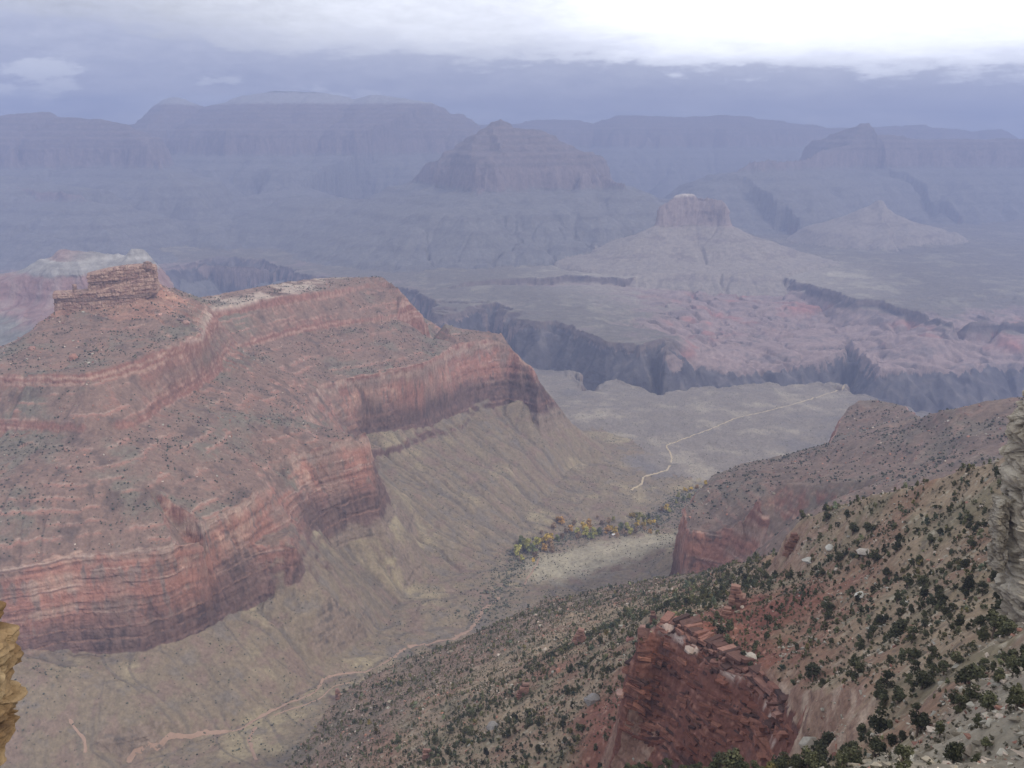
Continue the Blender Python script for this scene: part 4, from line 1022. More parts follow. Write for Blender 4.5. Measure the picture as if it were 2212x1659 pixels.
# ------------------------------------------------------------------ paths
def simple_mat(name, c, rough=.9, var=.25, scale=.5):
    mt = bpy.data.materials.new(name); mt.use_nodes = True; b = NB(mt.node_tree); p = mt.node_tree.nodes['Principled BSDF']
    p.inputs['Roughness'].default_value = rough; p.inputs['Specular IOR Level'].default_value = .15
    tc = b.n('ShaderNodeTexCoord'); n = b.noise(tc.outputs['Object'], scale, 4, .6)
    c = np.array(c); b.lk(b.mix(n, (*(c * (1 - var)), 1), (*np.minimum(c * (1 + var), .95), 1)), p.inputs['Base Color'])
    return mt
MAT_PATH = simple_mat('pale_dirt', desat(lin(176, 140, 114), .75), .95, .2, .2)
MAT_PATH2 = simple_mat('tan_dirt', desat(lin(200, 178, 140), .8), .95, .2, .2)
def path(pix, width, mat, lab, name='path', lift=.5):
    P = []
    for i in range(len(pix) - 1):
        a, b = np.array(pix[i], float), np.array(pix[i + 1], float); n = max(2, int(np.hypot(*(b - a)) / 4))
        for j in range(n):
            g = ground(*(a + (b - a) * j / n))
            if g is not None: P.append(g[:2])
    P = np.array(P); 
    for _ in range(3): P[1:-1] = .25 * P[:-2] + .5 * P[1:-1] + .25 * P[2:]
    d = np.r_[0, np.cumsum(np.hypot(*np.diff(P, axis=0).T))]; m = max(4, int(d[-1] / 3.0)); t = np.linspace(0, d[-1], m)
    Q = np.stack([np.interp(t, d, P[:, k]) for k in (0, 1)], -1)
    Q += np.stack([fbm(t, t * 0 + 2, 26, 3, 5), fbm(t, t * 0 + 9, 26, 3, 6)], -1) * width * .35
    tg = np.gradient(Q, axis=0); nr = np.stack([tg[:, 1], -tg[:, 0]], -1); nr /= np.hypot(*nr.T)[:, None] + 1e-6
    wv = width * (.5 + .55 * np.abs(fbm(t, t * 0, 11, 4, 7, .65)))
    rows = []
    for s in np.linspace(-1, 1, 5):
        xy = Q + nr * (s * wv / 2 * (1 + .25 * fbm(t, t * 0 + s, 7, 2, 8)))[:, None]
        rows.append(np.stack([xy[:, 0], xy[:, 1], height(xy[:, 0], xy[:, 1]) + lift - (.45 if abs(s) > .9 else 0)], -1))
    co = np.concatenate(rows); idx = np.arange(5 * m).reshape(5, m)
    fc = np.stack([idx[:-1, :-1], idx[:-1, 1:], idx[1:, 1:], idx[1:, :-1]], -1).reshape(-1, 4)
    return tag(link(name, np_mesh(name, co, fc, None, mat)), lab, 'path', None, 'structure')
path([(275,1650),(300,1622),(345,1602),(400,1590),(470,1584),(520,1576),(550,1556),(590,1533),(640,1513),(678,1498),(696,1472),(712,1460),(745,1455),(790,1453),(830,1432),(880,1399)], 7, MAT_PATH, 'pinkish dirt path winding along the valley floor at lower left')
path([(590,1546),(640,1528),(685,1514),(705,1496),(722,1482),(760,1474)], 4, MAT_PATH, 'narrow dirt path looping below the wider valley path')
path([(552,1572),(536,1598),(546,1622),(553,1645)], 7, MAT_PATH, 'dry pink wash running down from the valley path')
path([(880,1398),(930,1390),(985,1378),(1012,1362),(1030,1345),(1040,1320),(1062,1304),(1081,1288)], 12, MAT_PATH, 'wide pale stretch of dirt path in the middle of the valley')
path([(1165,1205),(1155,1228),(1140,1248),(1128,1272)], 5, MAT_PATH, 'broken dirt path among the trees of the valley')
path([(1853,832),(1830,838),(1790,850),(1720,872),(1650,890),(1590,903),(1540,925),(1500,940),(1452,957),(1436,964),(1446,974),(1452,988),(1448,1004)], 7, MAT_PATH2, 'long thin pale path crossing the plateau to its tip', lift=.9)
path([(1447,1006),(1442,1016),(1412,1025),(1386,1031),(1390,1043),(1372,1054),(1360,1062)], 8, MAT_PATH2, 'zigzag pale path descending from the plateau', lift=.8)
path([(150,1555),(165,1580),(180,1592),(186,1612),(180,1630)], 5, MAT_PATH, 'short sandy wash in the gully at the far lower left')
# ------------------------------------------------------------------ scatter candidates on the ground sheet
rng = np.random.default_rng(12)
ang = VZ / dist
vis = ang >= np.maximum.accumulate(ang, axis=1) - 0.004
CELL = np.abs(np.gradient(R2, axis=1)) * R2 * (phi[1] - phi[0])
def pick(dens, extra=0.25, nmax=None):
    """ground-sheet vertices drawn with the given number per square metre"""
    p = (dens * CELL * np.where(vis, 1, extra)).astype(np.float32)
    cnt = rng.poisson(np.clip(p, 0, 30)).ravel(); idx = np.repeat(np.arange(cnt.size), cnt)
    if nmax and len(idx) > nmax: idx = rng.choice(idx, nmax, False)
    s = np.sqrt(CELL.ravel()[idx]); x = VX.ravel()[idx] + rng.uniform(-.5, .5, len(idx)) * s; y = VY.ravel()[idx] + rng.uniform(-.5, .5, len(idx)) * s
    return np.stack([x, y, height(x, y)], -1), idx
def to_px(P):
    fz = P[..., 1] * cP - P[..., 2] * sP; up = P[..., 1] * sP + P[..., 2] * cP
    return CX + FPX * P[..., 0] / fz, CY - FPX * up / fz, fz

def leaf_mat(name):
    mt = bpy.data.materials.new(name); mt.use_nodes = True; b = NB(mt.node_tree); p = mt.node_tree.nodes['Principled BSDF']
    p.inputs['Roughness'].default_value = .8; p.inputs['Specular IOR Level'].default_value = .2
    at = b.n('ShaderNodeVertexColor'); at.layer_name = 'rock'; tc = b.n('ShaderNodeTexCoord')
    n = b.noise(tc.outputs['Object'], 1.7, 3, .6)
    vm = b.n('ShaderNodeVectorMath'); vm.operation = 'SCALE'; b.lk(at.outputs['Color'], vm.inputs[0]); b.lk(b.m('ADD', n, .5), vm.inputs['Scale'])
    oi = b.n('ShaderNodeObjectInfo'); v2 = b.n('ShaderNodeVectorMath'); v2.operation = 'SCALE'
    b.lk(vm.outputs[0], v2.inputs[0]); b.lk(b.m('ADD', b.m('MULTIPLY', oi.outputs['Random'], .9), .6), v2.inputs['Scale'])
    b.lk(v2.outputs[0], p.inputs['Base Color']); return mt
MAT_LEAF = leaf_mat('juniper_foliage')
MAT_BARK = simple_mat('juniper_bark', [.16, .12, .09], .95, .35, 6)
MAT_STONE = rock_material('loose_stone', .5, .8)

def lobes_crown(seed, n, leaf, shape, c0, c1):
    """leaf-sized faces through a crown of a few lobes; unit height, about unit width"""
    r = np.random.default_rng(seed); L = []
    for i in range(shape[0]):
        h = r.uniform(.22, .86); rad = shape[1] * (1 - abs(h - shape[3]) * shape[2]) * r.uniform(.75, 1.15)
        a = r.uniform(0, 6.28); q = r.uniform(.05, 1) ** .5 * shape[4] * (1 - .6 * h)
        L.append((q * math.cos(a), q * math.sin(a), h, max(.09, rad), r.uniform(0, 1)))
    V, Fc, Cc = [], [], []
    for i in range(n):
        lx, ly, lz, lr, lt = L[i % len(L)]
        d = r.normal(size=3); d /= np.linalg.norm(d); rr = lr * r.uniform(.55, 1.08)
        c = np.array([lx, ly, lz]) + d * rr * np.array([1, 1, .85])
        if c[2] < .07: c[2] = .07 + r.uniform(0, .1)
        u = r.normal(size=3); u /= np.linalg.norm(u); w = np.cross(u, d + .3 * r.normal(size=3)); w /= np.linalg.norm(w) + 1e-6
        s = leaf * r.uniform(.6, 1.4); k = len(V)
        V += [c - u * s, c + w * s * .7, c + u * s, c - w * s * .7]; Fc.append((k, k + 1, k + 2, k + 3))
        t = np.clip(.55 * lt + .5 * r.uniform(), 0, 1); Cc += [c0 + (c1 - c0) * t] * 4
    return np.array(V), np.array(Fc), np.array(Cc)
JG0, JG1 = np.array([.042, .047, .024]), np.array([.125, .124, .062])
KINDS = [('rounded', (8, .24, .5, .45, .22)), ('conical', (9, .21, .75, .25, .17)), ('ragged', (7, .19, .3, .5, .30)), ('spreading', (9, .20, .5, .4, .40)), ('upright', (8, .19, .4, .5, .13)), ('lopsided', (6, .22, .4, .5, .32))]

def tube(P, R, k=6):
    P = np.array(P, float); V, Fc = [], []
    for i, (p, r) in enumerate(zip(P, R)):
        for j in range(k): V.append(p + r * np.array([math.cos(6.283 * j / k), math.sin(6.283 * j / k), 0]))
    for i in range(len(P) - 1):
        for j in range(k): a, b2 = i * k + j, i * k + (j + 1) % k; Fc.append((a, b2, b2 + k, a + k))
    return np.array(V), np.array(Fc)
def trunk_mesh(seed):
    r = np.random.default_rng(seed); V, Fc = tube([(0, 0, -.08), (.02, 0, .12), (-.02, .02, .3), (.02, 0, .55), (0, 0, .8)], [.05, .042, .034, .022, .008])
    for i in range(4):
        a = r.uniform(0, 6.28); h = r.uniform(.12, .4); q = .3
        v, f = tube([(0, 0, h), (q * .5 * math.cos(a), q * .5 * math.sin(a), h + .1), (q * math.cos(a), q * math.sin(a), h + .22)], [.022, .016, .006])
        Fc = np.concatenate([Fc, f + len(V)]); V = np.concatenate([V, v])
    return V, Fc
PROTO = []
for i, (kn, sh) in enumerate(KINDS):
    v, f, c = lobes_crown(200 + i, 620, .052, sh, JG0, JG1)
    tv, tf = trunk_mesh(300 + i)
    PROTO.append((kn, np_mesh('crown', v, f, c, MAT_LEAF, False), np_mesh('trunk', tv, tf, None, MAT_BARK)))

def scatter_mesh(name, P, size, tmpl, mat, flat=None, tint=None, seed=0, tilt=0.0):
    """one mesh of many small copies (countless plants or stones)"""
    r = np.random.default_rng(seed); cos, fcs, cls = [], [], []; base = 0
    which = r.integers(0, len(tmpl), len(P))
    for k, (tv, tf, tc) in enumerate(tmpl):
        m = np.nonzero(which == k)[0]
        if not len(m): continue
        a = r.uniform(0, 6.283, len(m)); ca, sa = np.cos(a), np.sin(a)
        sx = size[m] * r.uniform(.8, 1.25, len(m)); sz = size[m] * (r.uniform(.75, 1.2, len(m)) if flat is None else flat * r.uniform(.7, 1.3, len(m)))
        x = tv[None, :, 0] * sx[:, None]; y = tv[None, :, 1] * sx[:, None] * r.uniform(.7, 1.1, len(m))[:, None]; z = tv[None, :, 2] * sz[:, None]
        if tilt: z = z + x * r.normal(0, tilt, len(m))[:, None]
        co = np.stack([x * ca[:, None] - y * sa[:, None] + P[m, 0][:, None], x * sa[:, None] + y * ca[:, None] + P[m, 1][:, None], z + P[m, 2][:, None]], -1)
        cos.append(co.reshape(-1, 3)); fcs.append((tf[None] + (np.arange(len(m)) * len(tv))[:, None, None]).reshape(-1, tf.shape[1]) + base)
        c = np.repeat(tc[None], len(m), 0)
        if tint is not None: c = c * tint[m][:, None, :]
        cls.append(c.reshape(-1, 3)); base += len(m) * len(tv)
    return link(name, np_mesh(name, np.concatenate(cos), np.concatenate(fcs), np.concatenate(cls), mat, False))

# ------------------------------------------------------------------ junipers on the near slope
isH = VK == tagid['hillside']; isC = VK == tagid['crag']; isS = VK == tagid['spur']; isM = (VK == tagid['mesa']) | (VK == tagid['cap']); isV = VK == tagid['valley']
clump = np.clip(.95 + .75 * fbm(VX, VY, 22, 3, 151, .6) + .3 * nA, .2, 2.0)
okS = (VS < 1.6)
denJ = np.where(isH & okS & (Dv > 45) & (Dv < 600), 1 / 23., 0) * clump * np.where(Dv > 420, .62, 1) * (1 - .55 * redf) * np.where(Dv < 105, .7, 1)
denJ = denJ + np.where(isC & (VS < 2.2), 1 / 45., 0)
PJ, iJ = pick(denJ, .2, 16000)
hJ = np.clip(rng.lognormal(math.log(2.55), .46, len(PJ)), 1.5, 7.5) * np.where(Dv.ravel()[iJ] > 420, .85, 1.0) * np.where(isC.ravel()[iJ], .75, 1)
pxJ, pyJ, dzJ = to_px(PJ)
shown = (pxJ > -20) & (pxJ < 2232) & (pyJ < 1680) & vis.ravel()[iJ]
score = np.where(shown, hJ / dzJ, 0); order = np.argsort(-score); ind = order[:300]; rest = order[300:]; rest = rest[(np.hypot(PJ[rest, 0], PJ[rest, 1]) > 150)]

def place_words(x, y, D, red):
    g = 'red soil' if red > .5 else ('pale scree' if D < 118 else 'tan slope')
    if x > 2080 and 1080 < y < 1400: z = 'beside the limestone cliff'
    elif y > 1560 and x > 1850: z = 'in the bottom right corner'
    elif y > 1560 and x > 1640: z = 'below right of the crag'
    elif y > 1560 and x > 1330: z = 'at the crag foot'
    elif y > 1560 and x > 1000: z = 'below left of the crag'
    elif y > 1560: z = 'along the bottom edge'
    elif y < 1130: z = 'near the slope crest'
    elif x > 1960: z = 'far right of the crag'
    elif x > 1700 and y > 1380: z = 'right of the red crag'
    elif x > 1700: z = 'below the crest line'
    elif x > 1350 and y > 1340: z = 'behind the red crag'
    elif x > 1350: z = 'near the split rock fin'
    else: z = 'left of the crag'
    return g, z
cls = {}
for n, i in enumerate(ind):
    k = rng.integers(0, len(KINDS)); h = hJ[i]
    sz = 'tall' if h > 5 else ('mid-sized' if h > 3.6 else ('small' if h > 2.7 else 'low'))
    g, z = place_words(pxJ[i], pyJ[i], -PJ[i, 2], redf.ravel()[iJ[i]])
    cls.setdefault((sz, KINDS[k][0], g, z), []).append((pxJ[i], i, k))
ORD = ['leftmost', 'second from left', 'third from left', 'fourth from left', 'fifth from left', 'sixth from left', 'seventh from left', 'eighth from left']
for (sz, kn, g, z), mem in cls.items():
    mem.sort()
    for q, (_, i, k) in enumerate(mem):
        root = bpy.data.objects.new('juniper_tree', None); C.objects.link(root); root.empty_display_size = .5
        root.location = PJ[i]; root.rotation_euler = (0, 0, rng.uniform(0, 6.28)); wv = rng.uniform(.95, 1.35)
        root.scale = (hJ[i] * wv, hJ[i] * wv, hJ[i])
        lab = '%s %s juniper on %s %s' % (sz, kn, g, z)
        if len(mem) > 1: lab += ', ' + (ORD[q] if q < len(ORD) else 'rightmost')
        tag(root, lab, 'tree', 'junipers scattered over the near slope')
        link('trunk', PROTO[k][2], root); link('crown', PROTO[k][1], root)
TJ = [lobes_crown(400 + i, 120, .10, KINDS[i][1], JG0, JG1) for i in range(6)]
o = scatter_mesh('juniper_scrub', PJ[rest], hJ[rest] * 1.05, TJ, MAT_LEAF, seed=4, tint=np.repeat(rng.lognormal(0, .35, (len(rest), 1)), 3, 1) * np.array([1.06, 1.0, .92]) ** rng.normal(0, 1.6, (len(rest), 1)))
tag(o, 'countless dark green junipers and shrubs over the farther near slope', 'scrub', None, 'stuff')
# low shrubs between them: grey-green and straw coloured
denL = np.where(isH & okS, 1 / 7., 0) * np.clip(.8 + fbm(VX, VY, 18, 2, 155), .1, 2) * (dist < 1100) + np.where(isC & (VS < .9), 1 / 25., 0)
PL, iL = pick(denL * (dist > 230), .08, 34000)
TL = [lobes_crown(500 + i, 14, .26, KINDS[3][1], np.array([.05, .055, .035]), np.array([.16, .14, .085])) for i in range(4)]
PL2, _ = pick(denL * (dist <= 230), .05, 2500)
TL2 = [lobes_crown(520 + i, 90, .10, KINDS[3][1], np.array([.05, .055, .035]), np.array([.16, .14, .085])) for i in range(4)]
o2 = scatter_mesh('low_shrubs', PL2, rng.uniform(.5, 1.4, len(PL2)), TL2, MAT_LEAF, seed=7)
tag(o2, 'fine leaved low brush between the nearest junipers', 'brush', None, 'stuff')
o = scatter_mesh('low_shrubs', PL, rng.uniform(.6, 1.7, len(PL)), TL, MAT_LEAF, seed=6)
tag(o, 'low grey green and straw coloured brush on the near slope', 'brush', None, 'stuff')

# ------------------------------------------------------------------ dark scrub dotted over the mesa, the spur and the valley
def blob(seed, c0, c1):
    bm = bmesh.new(); bmesh.ops.create_icosphere(bm, subdivisions=1, radius=.5); r = np.random.default_rng(seed)
    for v in bm.verts: v.co *= r.uniform(.7, 1.25); v.co.z = v.co.z * .9 + .33
    V = np.array([v.co[:] for v in bm.verts]); Fc = np.array([[v.index for v in f.verts] for f in bm.faces]); bm.free()
    return V, Fc, c0 + (c1 - c0) * r.uniform(0, 1, (len(V), 1))
SG0, SG1 = np.array([.04, .046, .032]), np.array([.11, .11, .075])
def scrub(name, dens, lo, hi, n, lab, seed, bright=1.0, extra=.12):
    P, i = pick(dens, extra, n); s = lo + (hi - lo) * rng.uniform(0, 1, len(P)) ** 1.8
    T = [blob(seed + k, SG0 * bright, SG1 * bright) for k in range(5)]
    o = scatter_mesh(name, P, s, T, MAT_LEAF, seed=seed, tint=np.repeat(rng.uniform(.7, 1.5, (len(P), 1)), 3, 1)); tag(o, lab, 'scrub', None, 'stuff')
cl2 = np.clip(.6 + 1.1 * fbm(VX, VY, 60, 3, 161, .6) + .4 * nA, .05, 2.2)
scrub('desert_scrub', np.where(isM & (VS < 1.0) & (Dv < 590), 1 / 55., 0) * cl2, 0.9, 3.9, 20000, 'dark scrub dotted over the slopes of the red mesa', 610, 1.1)
scrub('desert_scrub', np.where(isS & (VS < 1.0), 1 / 60., 0) * cl2, 1.2, 4.2, 7000, 'dark scrub dotted over the reddish spur', 620, 1.1)
scrub('desert_scrub', np.where((isV | (isM & (Dv > 700))) & (VS < .9), 1 / 75., 0) * cl2, 1.0, 3.0, 14000, 'small dark brush over the valley sides', 630, 1.3)
scrub('desert_scrub', np.where((VK == tagid['plateau']) & (VS < .5) & (VY < 3600), 1 / 170., 0) * cl2, 1.0, 2.8, 8000, 'fine dark brush over the flat plateau', 640, 1.6)

# ------------------------------------------------------------------ stones and boulders
def hull(seed, n=13, flat=.8):
    r = np.random.default_rng(seed); bm = bmesh.new()
    for i in range(n):
        d = r.normal(size=3); d /= np.linalg.norm(d); d *= r.uniform(.38, .56); bm.verts.new((d[0], d[1], d[2] * flat + .16))
    bmesh.ops.convex_hull(bm, input=bm.verts)
    for v in [v for v in bm.verts if not v.link_faces]: bm.verts.remove(v)
    bm.verts.index_update(); bmesh.ops.triangulate(bm, faces=bm.faces)
    V = np.array([v.co[:] for v in bm.verts]); Fc = np.array([[v.index for v in f.verts] for f in bm.faces]); bm.free()
    return V, Fc, np.ones((len(V), 3))
TS = [hull(700 + i, 10) for i in range(6)]
ST = [desat(lin(178, 170, 148)), desat(lin(160, 146, 120)), desat(lin(186, 124, 94)), desat(lin(150, 96, 74)), desat(lin(208, 186, 160))]
def stones(name, dens, lo, hi, n, lab, seed, weights, extra=.1):
    P, i = pick(dens, extra, n); s = lo * (hi / lo) ** (rng.uniform(0, 1, len(P)) ** 2.2)
    c = np.array(ST)[rng.choice(5, len(P), p=weights)] * rng.uniform(.7, 1.15, (len(P), 1))
    o = scatter_mesh(name, P, s, TS, MAT_STONE, flat=.7, tint=c, seed=seed, tilt=.2); tag(o, lab, 'stones', None, 'stuff')
rf = np.clip(redf, 0, 1)
stones('rubble', np.where(isH & (Dv < 240), 1 / 5., 0) * (1 - .6 * rf) * np.clip(.5 + 1.6 * fbm(VX, VY, 30, 3, 171), .03, 3) * np.where(Dv < 120, 2.2, 1), .4, 2.8, 30000, 'pale stones strewn over the near slope', 71, [.34, .34, .06, .06, .2])
stones('scree', np.where(isH & (Dv < 135) & (Dv > 50), 1 / 2.2, 0) * (1 - .9 * sst(Dv + 15 * nB, 95, 130)), .3, 2.2, 16000, 'grey and cream scree at the bottom right', 70, [.25, .6, .03, .02, .1])
stones('rubble', np.where(isH & (Dv >= 240) | isC & (VS < 1), 1 / 16., 0) * np.clip(.5 + 1.6 * fbm(VX, VY, 40, 3, 172), .03, 3), .5, 3.4, 16000, 'reddish and pale stones over the lower scrub slope', 72, [.16, .22, .3, .17, .15])
stones('rubble', np.where((isM | isS) & (VS < 1.2) & (Dv < 600), 1 / 130., 0) * np.clip(.4 + 1.8 * fbm(VX, VY, 90, 3, 173), .02, 3), .9, 6.0, 12000, 'pale and orange stones over the mesa and spur slopes', 73, [.14, .2, .34, .14, .18])

def boulder(px, py, wpx, c, lab, seed, flat=.7, group=None, tilt=(0, 0)):
    g = ground(px, py)
    if g is None: return
    sc = wpx / FPX * np.linalg.norm(g); V, Fc, Cc = hull(seed, 34, flat)
    jit = np.random.default_rng(seed).uniform(.85, 1.1, (len(V), 1))
    o = link('boulder', np_mesh('boulder', V * sc, Fc, c * jit, MAT_STONE, False)); o.location = g - np.array([0, 0, .08 * sc]); o.rotation_euler = (tilt[0], tilt[1], seed * 1.7)
    tag(o, lab, 'boulder', group)
WH, GY, RDB = desat(lin(202, 196, 176)), desat(lin(150, 142, 132)), desat(lin(176, 112, 86))
boulder(1793, 1186, 21, WH, 'brightest white boulder, alone among junipers below the crest', 801)
boulder(1748, 1214, 30, WH, 'broad whitish boulder left of and below the brightest one', 802, .5)
boulder(1859, 1288, 30, WH, 'flat whitish slab in the middle of the juniper slope', 803, .35)
boulder(1868, 1196, 34, desat(lin(190, 176, 156)), 'long dull grey slab right of the brightest white boulder', 804, .4)
boulder(1282, 1516, 42, GY, 'dark grey tilted slab left of the red crag', 805, .6, None, (.3, -.5))
boulder(1066, 1572, 30, GY, 'grey slab tilted on the scrub slope near the bottom edge', 806, .5, None, (.3, -.4))
boulder(1754, 1616, 46, desat(lin(172, 164, 144)), 'large pale boulder heap near the bottom right', 807, .9)
boulder(1618, 1426, 32, desat(lin(200, 186, 164)), 'pale boulder alone on the red soil behind the crag', 808, .9)
boulder(1490, 1404, 26, desat(lin(184, 160, 142)), 'squarish pale block on the top edge of the red crag', 809, .6, None, (.2, .25))
boulder(1394, 1362, 30, desat(lin(184, 132, 108)), 'rounded cap stone on the highest point of the red crag', 810, .6)
boulder(1446, 1360, 30, desat(lin(180, 150, 132)), 'pale knobby block beside the cap stone of the crag', 811, .6)
boulder(1363, 1382, 22, desat(lin(190, 124, 104)), 'pinkish knob at the left corner of the crag', 812, .8)
boulder(401, 699, 18, desat(lin(176, 130, 108)), 'large orange boulder on the mesa slope right of the rock wall', 813, .6)
boulder(388, 693, 16, desat(lin(150, 124, 112)), 'dark leaning slab touching the orange boulder on the mesa', 814, .4, None, (0, .5))
boulder(346, 681, 10, desat(lin(206, 150, 124)), 'round orange boulder below the right end of the rock wall', 815, .9)
boulder(160, 775, 20, desat(lin(172, 116, 90)), 'bright orange boulder on the lower mesa slope at far left', 816, .8)
boulder(70, 755, 14, desat(lin(166, 116, 94)), 'small orange boulder at the left edge of the mesa slope', 817, .8)
boulder(1345, 1500, 26, desat(lin(200, 150, 126)), 'pinkish block wedged at the left foot of the crag', 818, .8)
denB = np.where(isH & vis & (Dv > 60) & (VS < 1.1), 1 / 420., 0) * np.clip(.4 + 1.5 * fbm(VX, VY, 60, 3, 181), .05, 3) * (1 - .5 * rf)
PB, iB = pick(denB, 0, 900); bx, by, bz = to_px(PB); sB = np.clip(rng.lognormal(math.log(2.6), .4, len(PB)), 1.2, 6)
okb = (bx > 700) & (bx < 2120) & (by < 1650); scB = np.where(okb, sB / bz, 0); top = np.argsort(-scB)[:90]
HB = [np_mesh('boulder', *hull(900 + i, 16, .75)[:2], np.array(ST[[0, 1, 4, 2, 0, 1][i]]) * np.ones((len(hull(900 + i, 16, .75)[0]), 1)), MAT_STONE, False) for i in range(6)]
HN = ['pale blocky', 'tan angular', 'cream rounded', 'reddish angular', 'whitish flat', 'tan wedge-shaped']
bc = {}
for i in top:
    k = int(rng.integers(0, 6)); g, z = place_words(bx[i], by[i], -PB[i, 2], redf.ravel()[iB[i]]); sz = 'large' if sB[i] > 3.2 else 'small'
    bc.setdefault((sz, HN[k], g, z), []).append((bx[i], i, k))
for (sz, kn, g, z), mem in bc.items():
    mem.sort()
    for q, (_, i, k) in enumerate(mem):
        o = link('boulder', HB[k]); o.location = PB[i]; s = sB[i]; o.scale = (s, s * rng.uniform(.6, 1), s * rng.uniform(.5, .95) * (.6 if k == 4 else 1)); o.rotation_euler = (rng.normal(0, .2), rng.normal(0, .2), rng.uniform(0, 6.28))
        tag(o, '%s %s boulder on %s %s' % (sz, kn, g, z) + (', ' + ORD[min(q, 7)] if len(mem) > 1 else ''), 'boulder', 'boulders lying on the near slope')

# ------------------------------------------------------------------ autumn cottonwoods along the creek
CT = {'golden yellow': ([.30, .21, .04], [.52, .37, .08]), 'orange': ([.28, .16, .05], [.44, .27, .09]), 'yellow green': ([.17, .18, .05], [.36, .32, .09]), 'dull green': ([.09, .11, .045], [.19, .2, .08]), 'russet': ([.17, .12, .075], [.28, .19, .11])}
CP = {}
for i, (nm, (a, b2)) in enumerate(CT.items()):
    CP[nm] = [np_mesh('crown', *lobes_crown(1000 + i * 3 + k, 420, .085, KINDS[[0, 3, 5][k]][1], np.array(a) * 1.25, np.array(b2) * 1.35), MAT_LEAF, False) for k in range(3)]
CTR = np_mesh('trunk', *trunk_mesh(77), None, MAT_BARK)
GROVE = [(1117,1193,20,'yellow green'),(1130,1185,24,'yellow green'),(1142,1180,22,'yellow green'),(1127,1172,18,'dull green'),(1150,1190,18,'dull green'),(1160,1176,20,'yellow green'),(1168,1168,14,'golden yellow'),
 (1155,1203,16,'russet'),(1128,1208,13,'yellow green'),(1152,1212,9,'golden yellow'),(1183,1163,24,'golden yellow'),(1186,1178,18,'russet'),(1176,1186,14,'orange'),(1193,1190,14,'russet'),(1205,1165,14,'dull green'),
 (1215,1160,12,'russet'),(1196,1140,13,'russet'),(1212,1128,16,'orange'),(1204,1124,11,'orange'),(1232,1146,14,'orange'),(1224,1150,12,'russet'),(1247,1150,13,'yellow green'),(1262,1142,18,'golden yellow'),(1272,1137,18,'orange'),
 (1268,1152,18,'yellow green'),(1283,1152,17,'yellow green'),(1294,1150,14,'dull green'),(1250,1160,13,'russet'),(1276,1160,13,'dull green'),(1300,1132,11,'russet'),(1315,1127,13,'russet'),(1312,1148,15,'orange'),(1318,1142,15,'golden yellow'),
 (1328,1150,14,'golden yellow'),(1324,1124,10,'yellow green'),(1341,1141,15,'dull green'),(1352,1140,15,'yellow green'),(1332,1158,12,'russet'),(1348,1152,13,'russet'),(1362,1150,13,'yellow green'),(1374,1150,12,'russet'),
 (1366,1114,16,'golden yellow'),(1378,1120,16,'yellow green'),(1390,1124,15,'yellow green'),(1400,1117,13,'dull green'),(1376,1135,13,'golden yellow'),(1390,1134,14,'golden yellow'),(1402,1130,13,'golden yellow'),(1411,1128,11,'golden yellow'),
 (1392,1145,11,'russet'),(1440,1099,14,'golden yellow'),(1430,1102,10,'russet'),(1446,1104,9,'yellow green'),(1466,1072,10,'yellow green'),(1480,1060,10,'golden yellow'),(1492,1056,10,'golden yellow'),(1504,1054,9,'orange'),(1476,1080,11,'dull green'),(1490,1074,11,'yellow green'),(1461,1086,9,'yellow green'),
 (1405,1150,9,'orange'),(1420,1152,9,'yellow green'),(1524,1045,9,'golden yellow'),(1420,1120,9,'dull green'),(1240,1132,10,'russet'),(1290,1120,8,'russet'),(1420,1138,8,'russet'),(1170,1152,9,'russet')]
seen = {}
for (px, py, w_, cn) in sorted(GROVE):
    g = ground(px, py + w_ * .32)
    if g is None: continue
    s = w_ / FPX * np.linalg.norm(g) * 1.2
    root = bpy.data.objects.new('cottonwood_tree', None); C.objects.link(root); root.location = g; root.scale = (s * 1.1, s * 1.1, s); root.rotation_euler = (0, 0, px * 1.3)
    z = 'in the left end of the creek grove' if px < 1205 else ('in the middle of the creek grove' if px < 1335 else ('at the right end of the creek grove' if px < 1422 else 'beside the creek above the grove'))
    sz = 'large' if w_ > 15 else ('medium' if w_ > 10 else 'small')
    q = seen[(cn, sz, z)] = seen.get((cn, sz, z), -1) + 1
    tot = sum(1 for t in GROVE if t[3] == cn and (('large' if t[2] > 15 else ('medium' if t[2] > 10 else 'small')) == sz) and ((t[0] < 1205) == (px < 1205)) and ((t[0] < 1335) == (px < 1335)) and ((t[0] < 1422) == (px < 1422)))
    tag(root, '%s %s cottonwood %s' % (sz, cn, z) + (', ' + ORD[min(q, 7)] if tot > 1 else ''), 'tree', 'autumn trees along the creek')
    link('trunk', CTR, root); link('crown', CP[cn][int(px) % 3], root)
denW = np.where(isV | (VK == tagid['plateau']) | isM, 1, 0).astype(np.float32)
cre = np.array([g[:2] for g in (ground(*p) for p in [(1040,1330),(1085,1270),(1105,1225),(1120,1195),(1180,1175),(1250,1155),(1330,1148),(1400,1135),(1440,1105),(1490,1065),(1530,1045)]) if g is not None])
dc = np.full(VX.shape, 1e9, np.float32); z0 = np.zeros(VX.shape, np.float32)
dc, _ = seg_field(VX, VY, np.c_[cre, np.zeros(len(cre))])
scrub('creek_brush', np.exp(-(dc / 34) ** 2) / 26. * denW * (VY > 1200), 1.5, 5.0, 3500, 'dense dark brush crowding the creek', 650, 1.5)

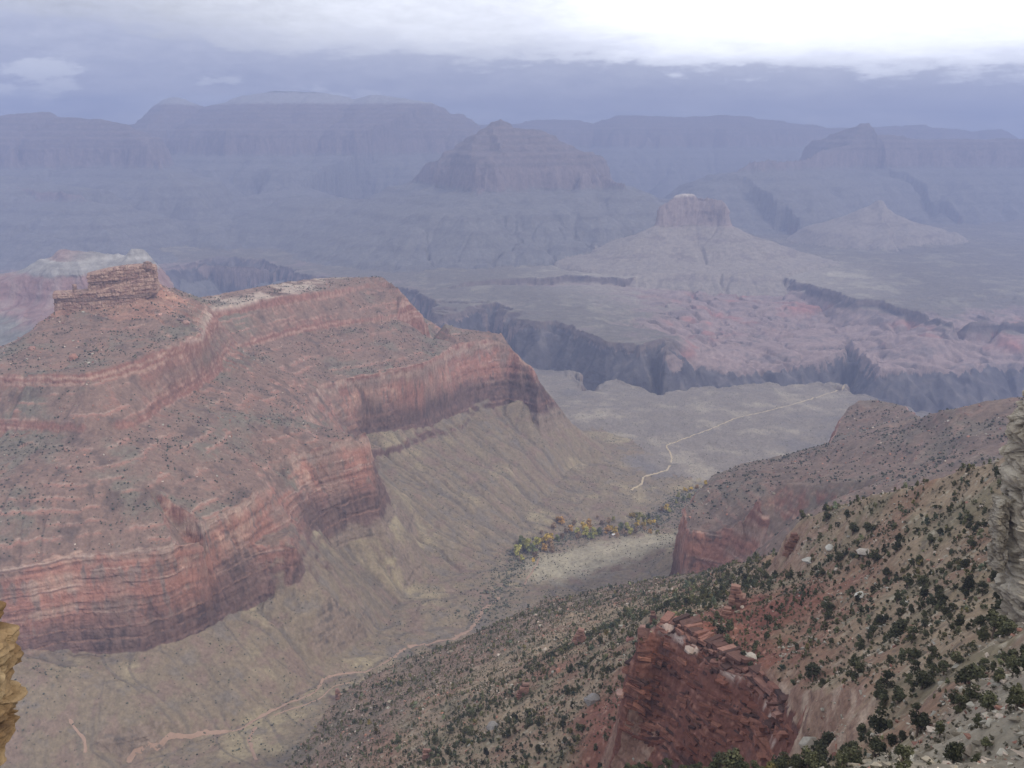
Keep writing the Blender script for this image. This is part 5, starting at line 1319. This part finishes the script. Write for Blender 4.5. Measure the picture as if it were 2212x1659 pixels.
# ------------------------------------------------------------------ rest house by the grove
def rest_house(px, py):
    g = ground(px, py)
    if g is None: return
    root = bpy.data.objects.new('rest_house', None); C.objects.link(root); root.location = g; root.rotation_euler = (0, 0, .35)
    tag(root, 'tiny stone house with a pale gabled roof at the edge of the yellow trees', 'house')
    def box(name, x0, x1, y0, y1, z0, z1, mat, par=root):
        bm = bmesh.new(); bmesh.ops.create_cube(bm, size=1)
        for v in bm.verts: v.co = ((x0 if v.co.x < 0 else x1), (y0 if v.co.y < 0 else y1), (z0 if v.co.z < 0 else z1))
        me = bpy.data.meshes.new(name); bm.to_mesh(me); bm.free(); me.materials.append(mat); return link(name, me, par)
    ws = simple_mat('house_stone', [.38, .28, .24], .9, .3, 1.5); rs = simple_mat('house_roof', [.72, .72, .7], .6, .12, 1); dk = simple_mat('house_dark', [.05, .05, .06], .5, .2, 1)
    box('wall', -5, 5, -3, 3, -1.5, 3, ws)
    V = np.array([(-5.6, -3.7, 2.8), (5.6, -3.7, 2.8), (5.6, 3.7, 2.8), (-5.6, 3.7, 2.8), (-5.6, 0, 5.2), (5.6, 0, 5.2), (-5.6, -3.7, 3.05), (5.6, -3.7, 3.05), (5.6, 3.7, 3.05), (-5.6, 3.7, 3.05)])
    me = bpy.data.meshes.new('roof'); me.from_pydata([tuple(v) for v in V], [], [(0, 3, 2, 1), (0, 1, 7, 6), (2, 3, 9, 8), (6, 7, 5, 4), (8, 9, 4, 5), (0, 6, 4), (0, 4, 3), (3, 4, 9), (1, 5, 7), (1, 2, 5), (2, 8, 5)]); me.materials.append(rs); link('roof', me, root)
    box('door', -.6, .6, -3.06, -2.9, -.1, 2, dk); box('window', -3.6, -2.2, -3.06, -2.9, .9, 2, dk); box('window', 2.2, 3.6, -3.06, -2.9, .9, 2, dk)
rest_house(1326, 1157)
# ------------------------------------------------------------------ haze
def haze_box():
    bm = bmesh.new(); bmesh.ops.create_cube(bm, size=1.0)
    top = float(max(VZ.max(), 5)) + 60; bot = float(VZ.min()) - 20
    for v in bm.verts:
        v.co.x *= 30000; v.co.y = -300 if v.co.y < 0 else 20200
        v.co.z = bot if v.co.z < 0 else top
    me = bpy.data.meshes.new('haze'); bm.to_mesh(me); bm.free()
    mt = bpy.data.materials.new('haze_air'); mt.use_nodes = True; nt = mt.node_tree; nt.nodes.clear(); b = NB(nt)
    out = b.n('ShaderNodeOutputMaterial'); v = b.n('ShaderNodeVolumePrincipled')
    v.inputs['Color'].default_value = (*HAZE_COLOR, 1); v.inputs['Density'].default_value = HAZE_DENSITY
    v.inputs['Anisotropy'].default_value = 0.0
    b.lk(v.outputs[0], out.inputs['Volume'])
    me.materials.append(mt)
    o = link('haze', me); tag(o, 'blue grey haze filling the canyon', 'haze', None, 'stuff')
haze_box()
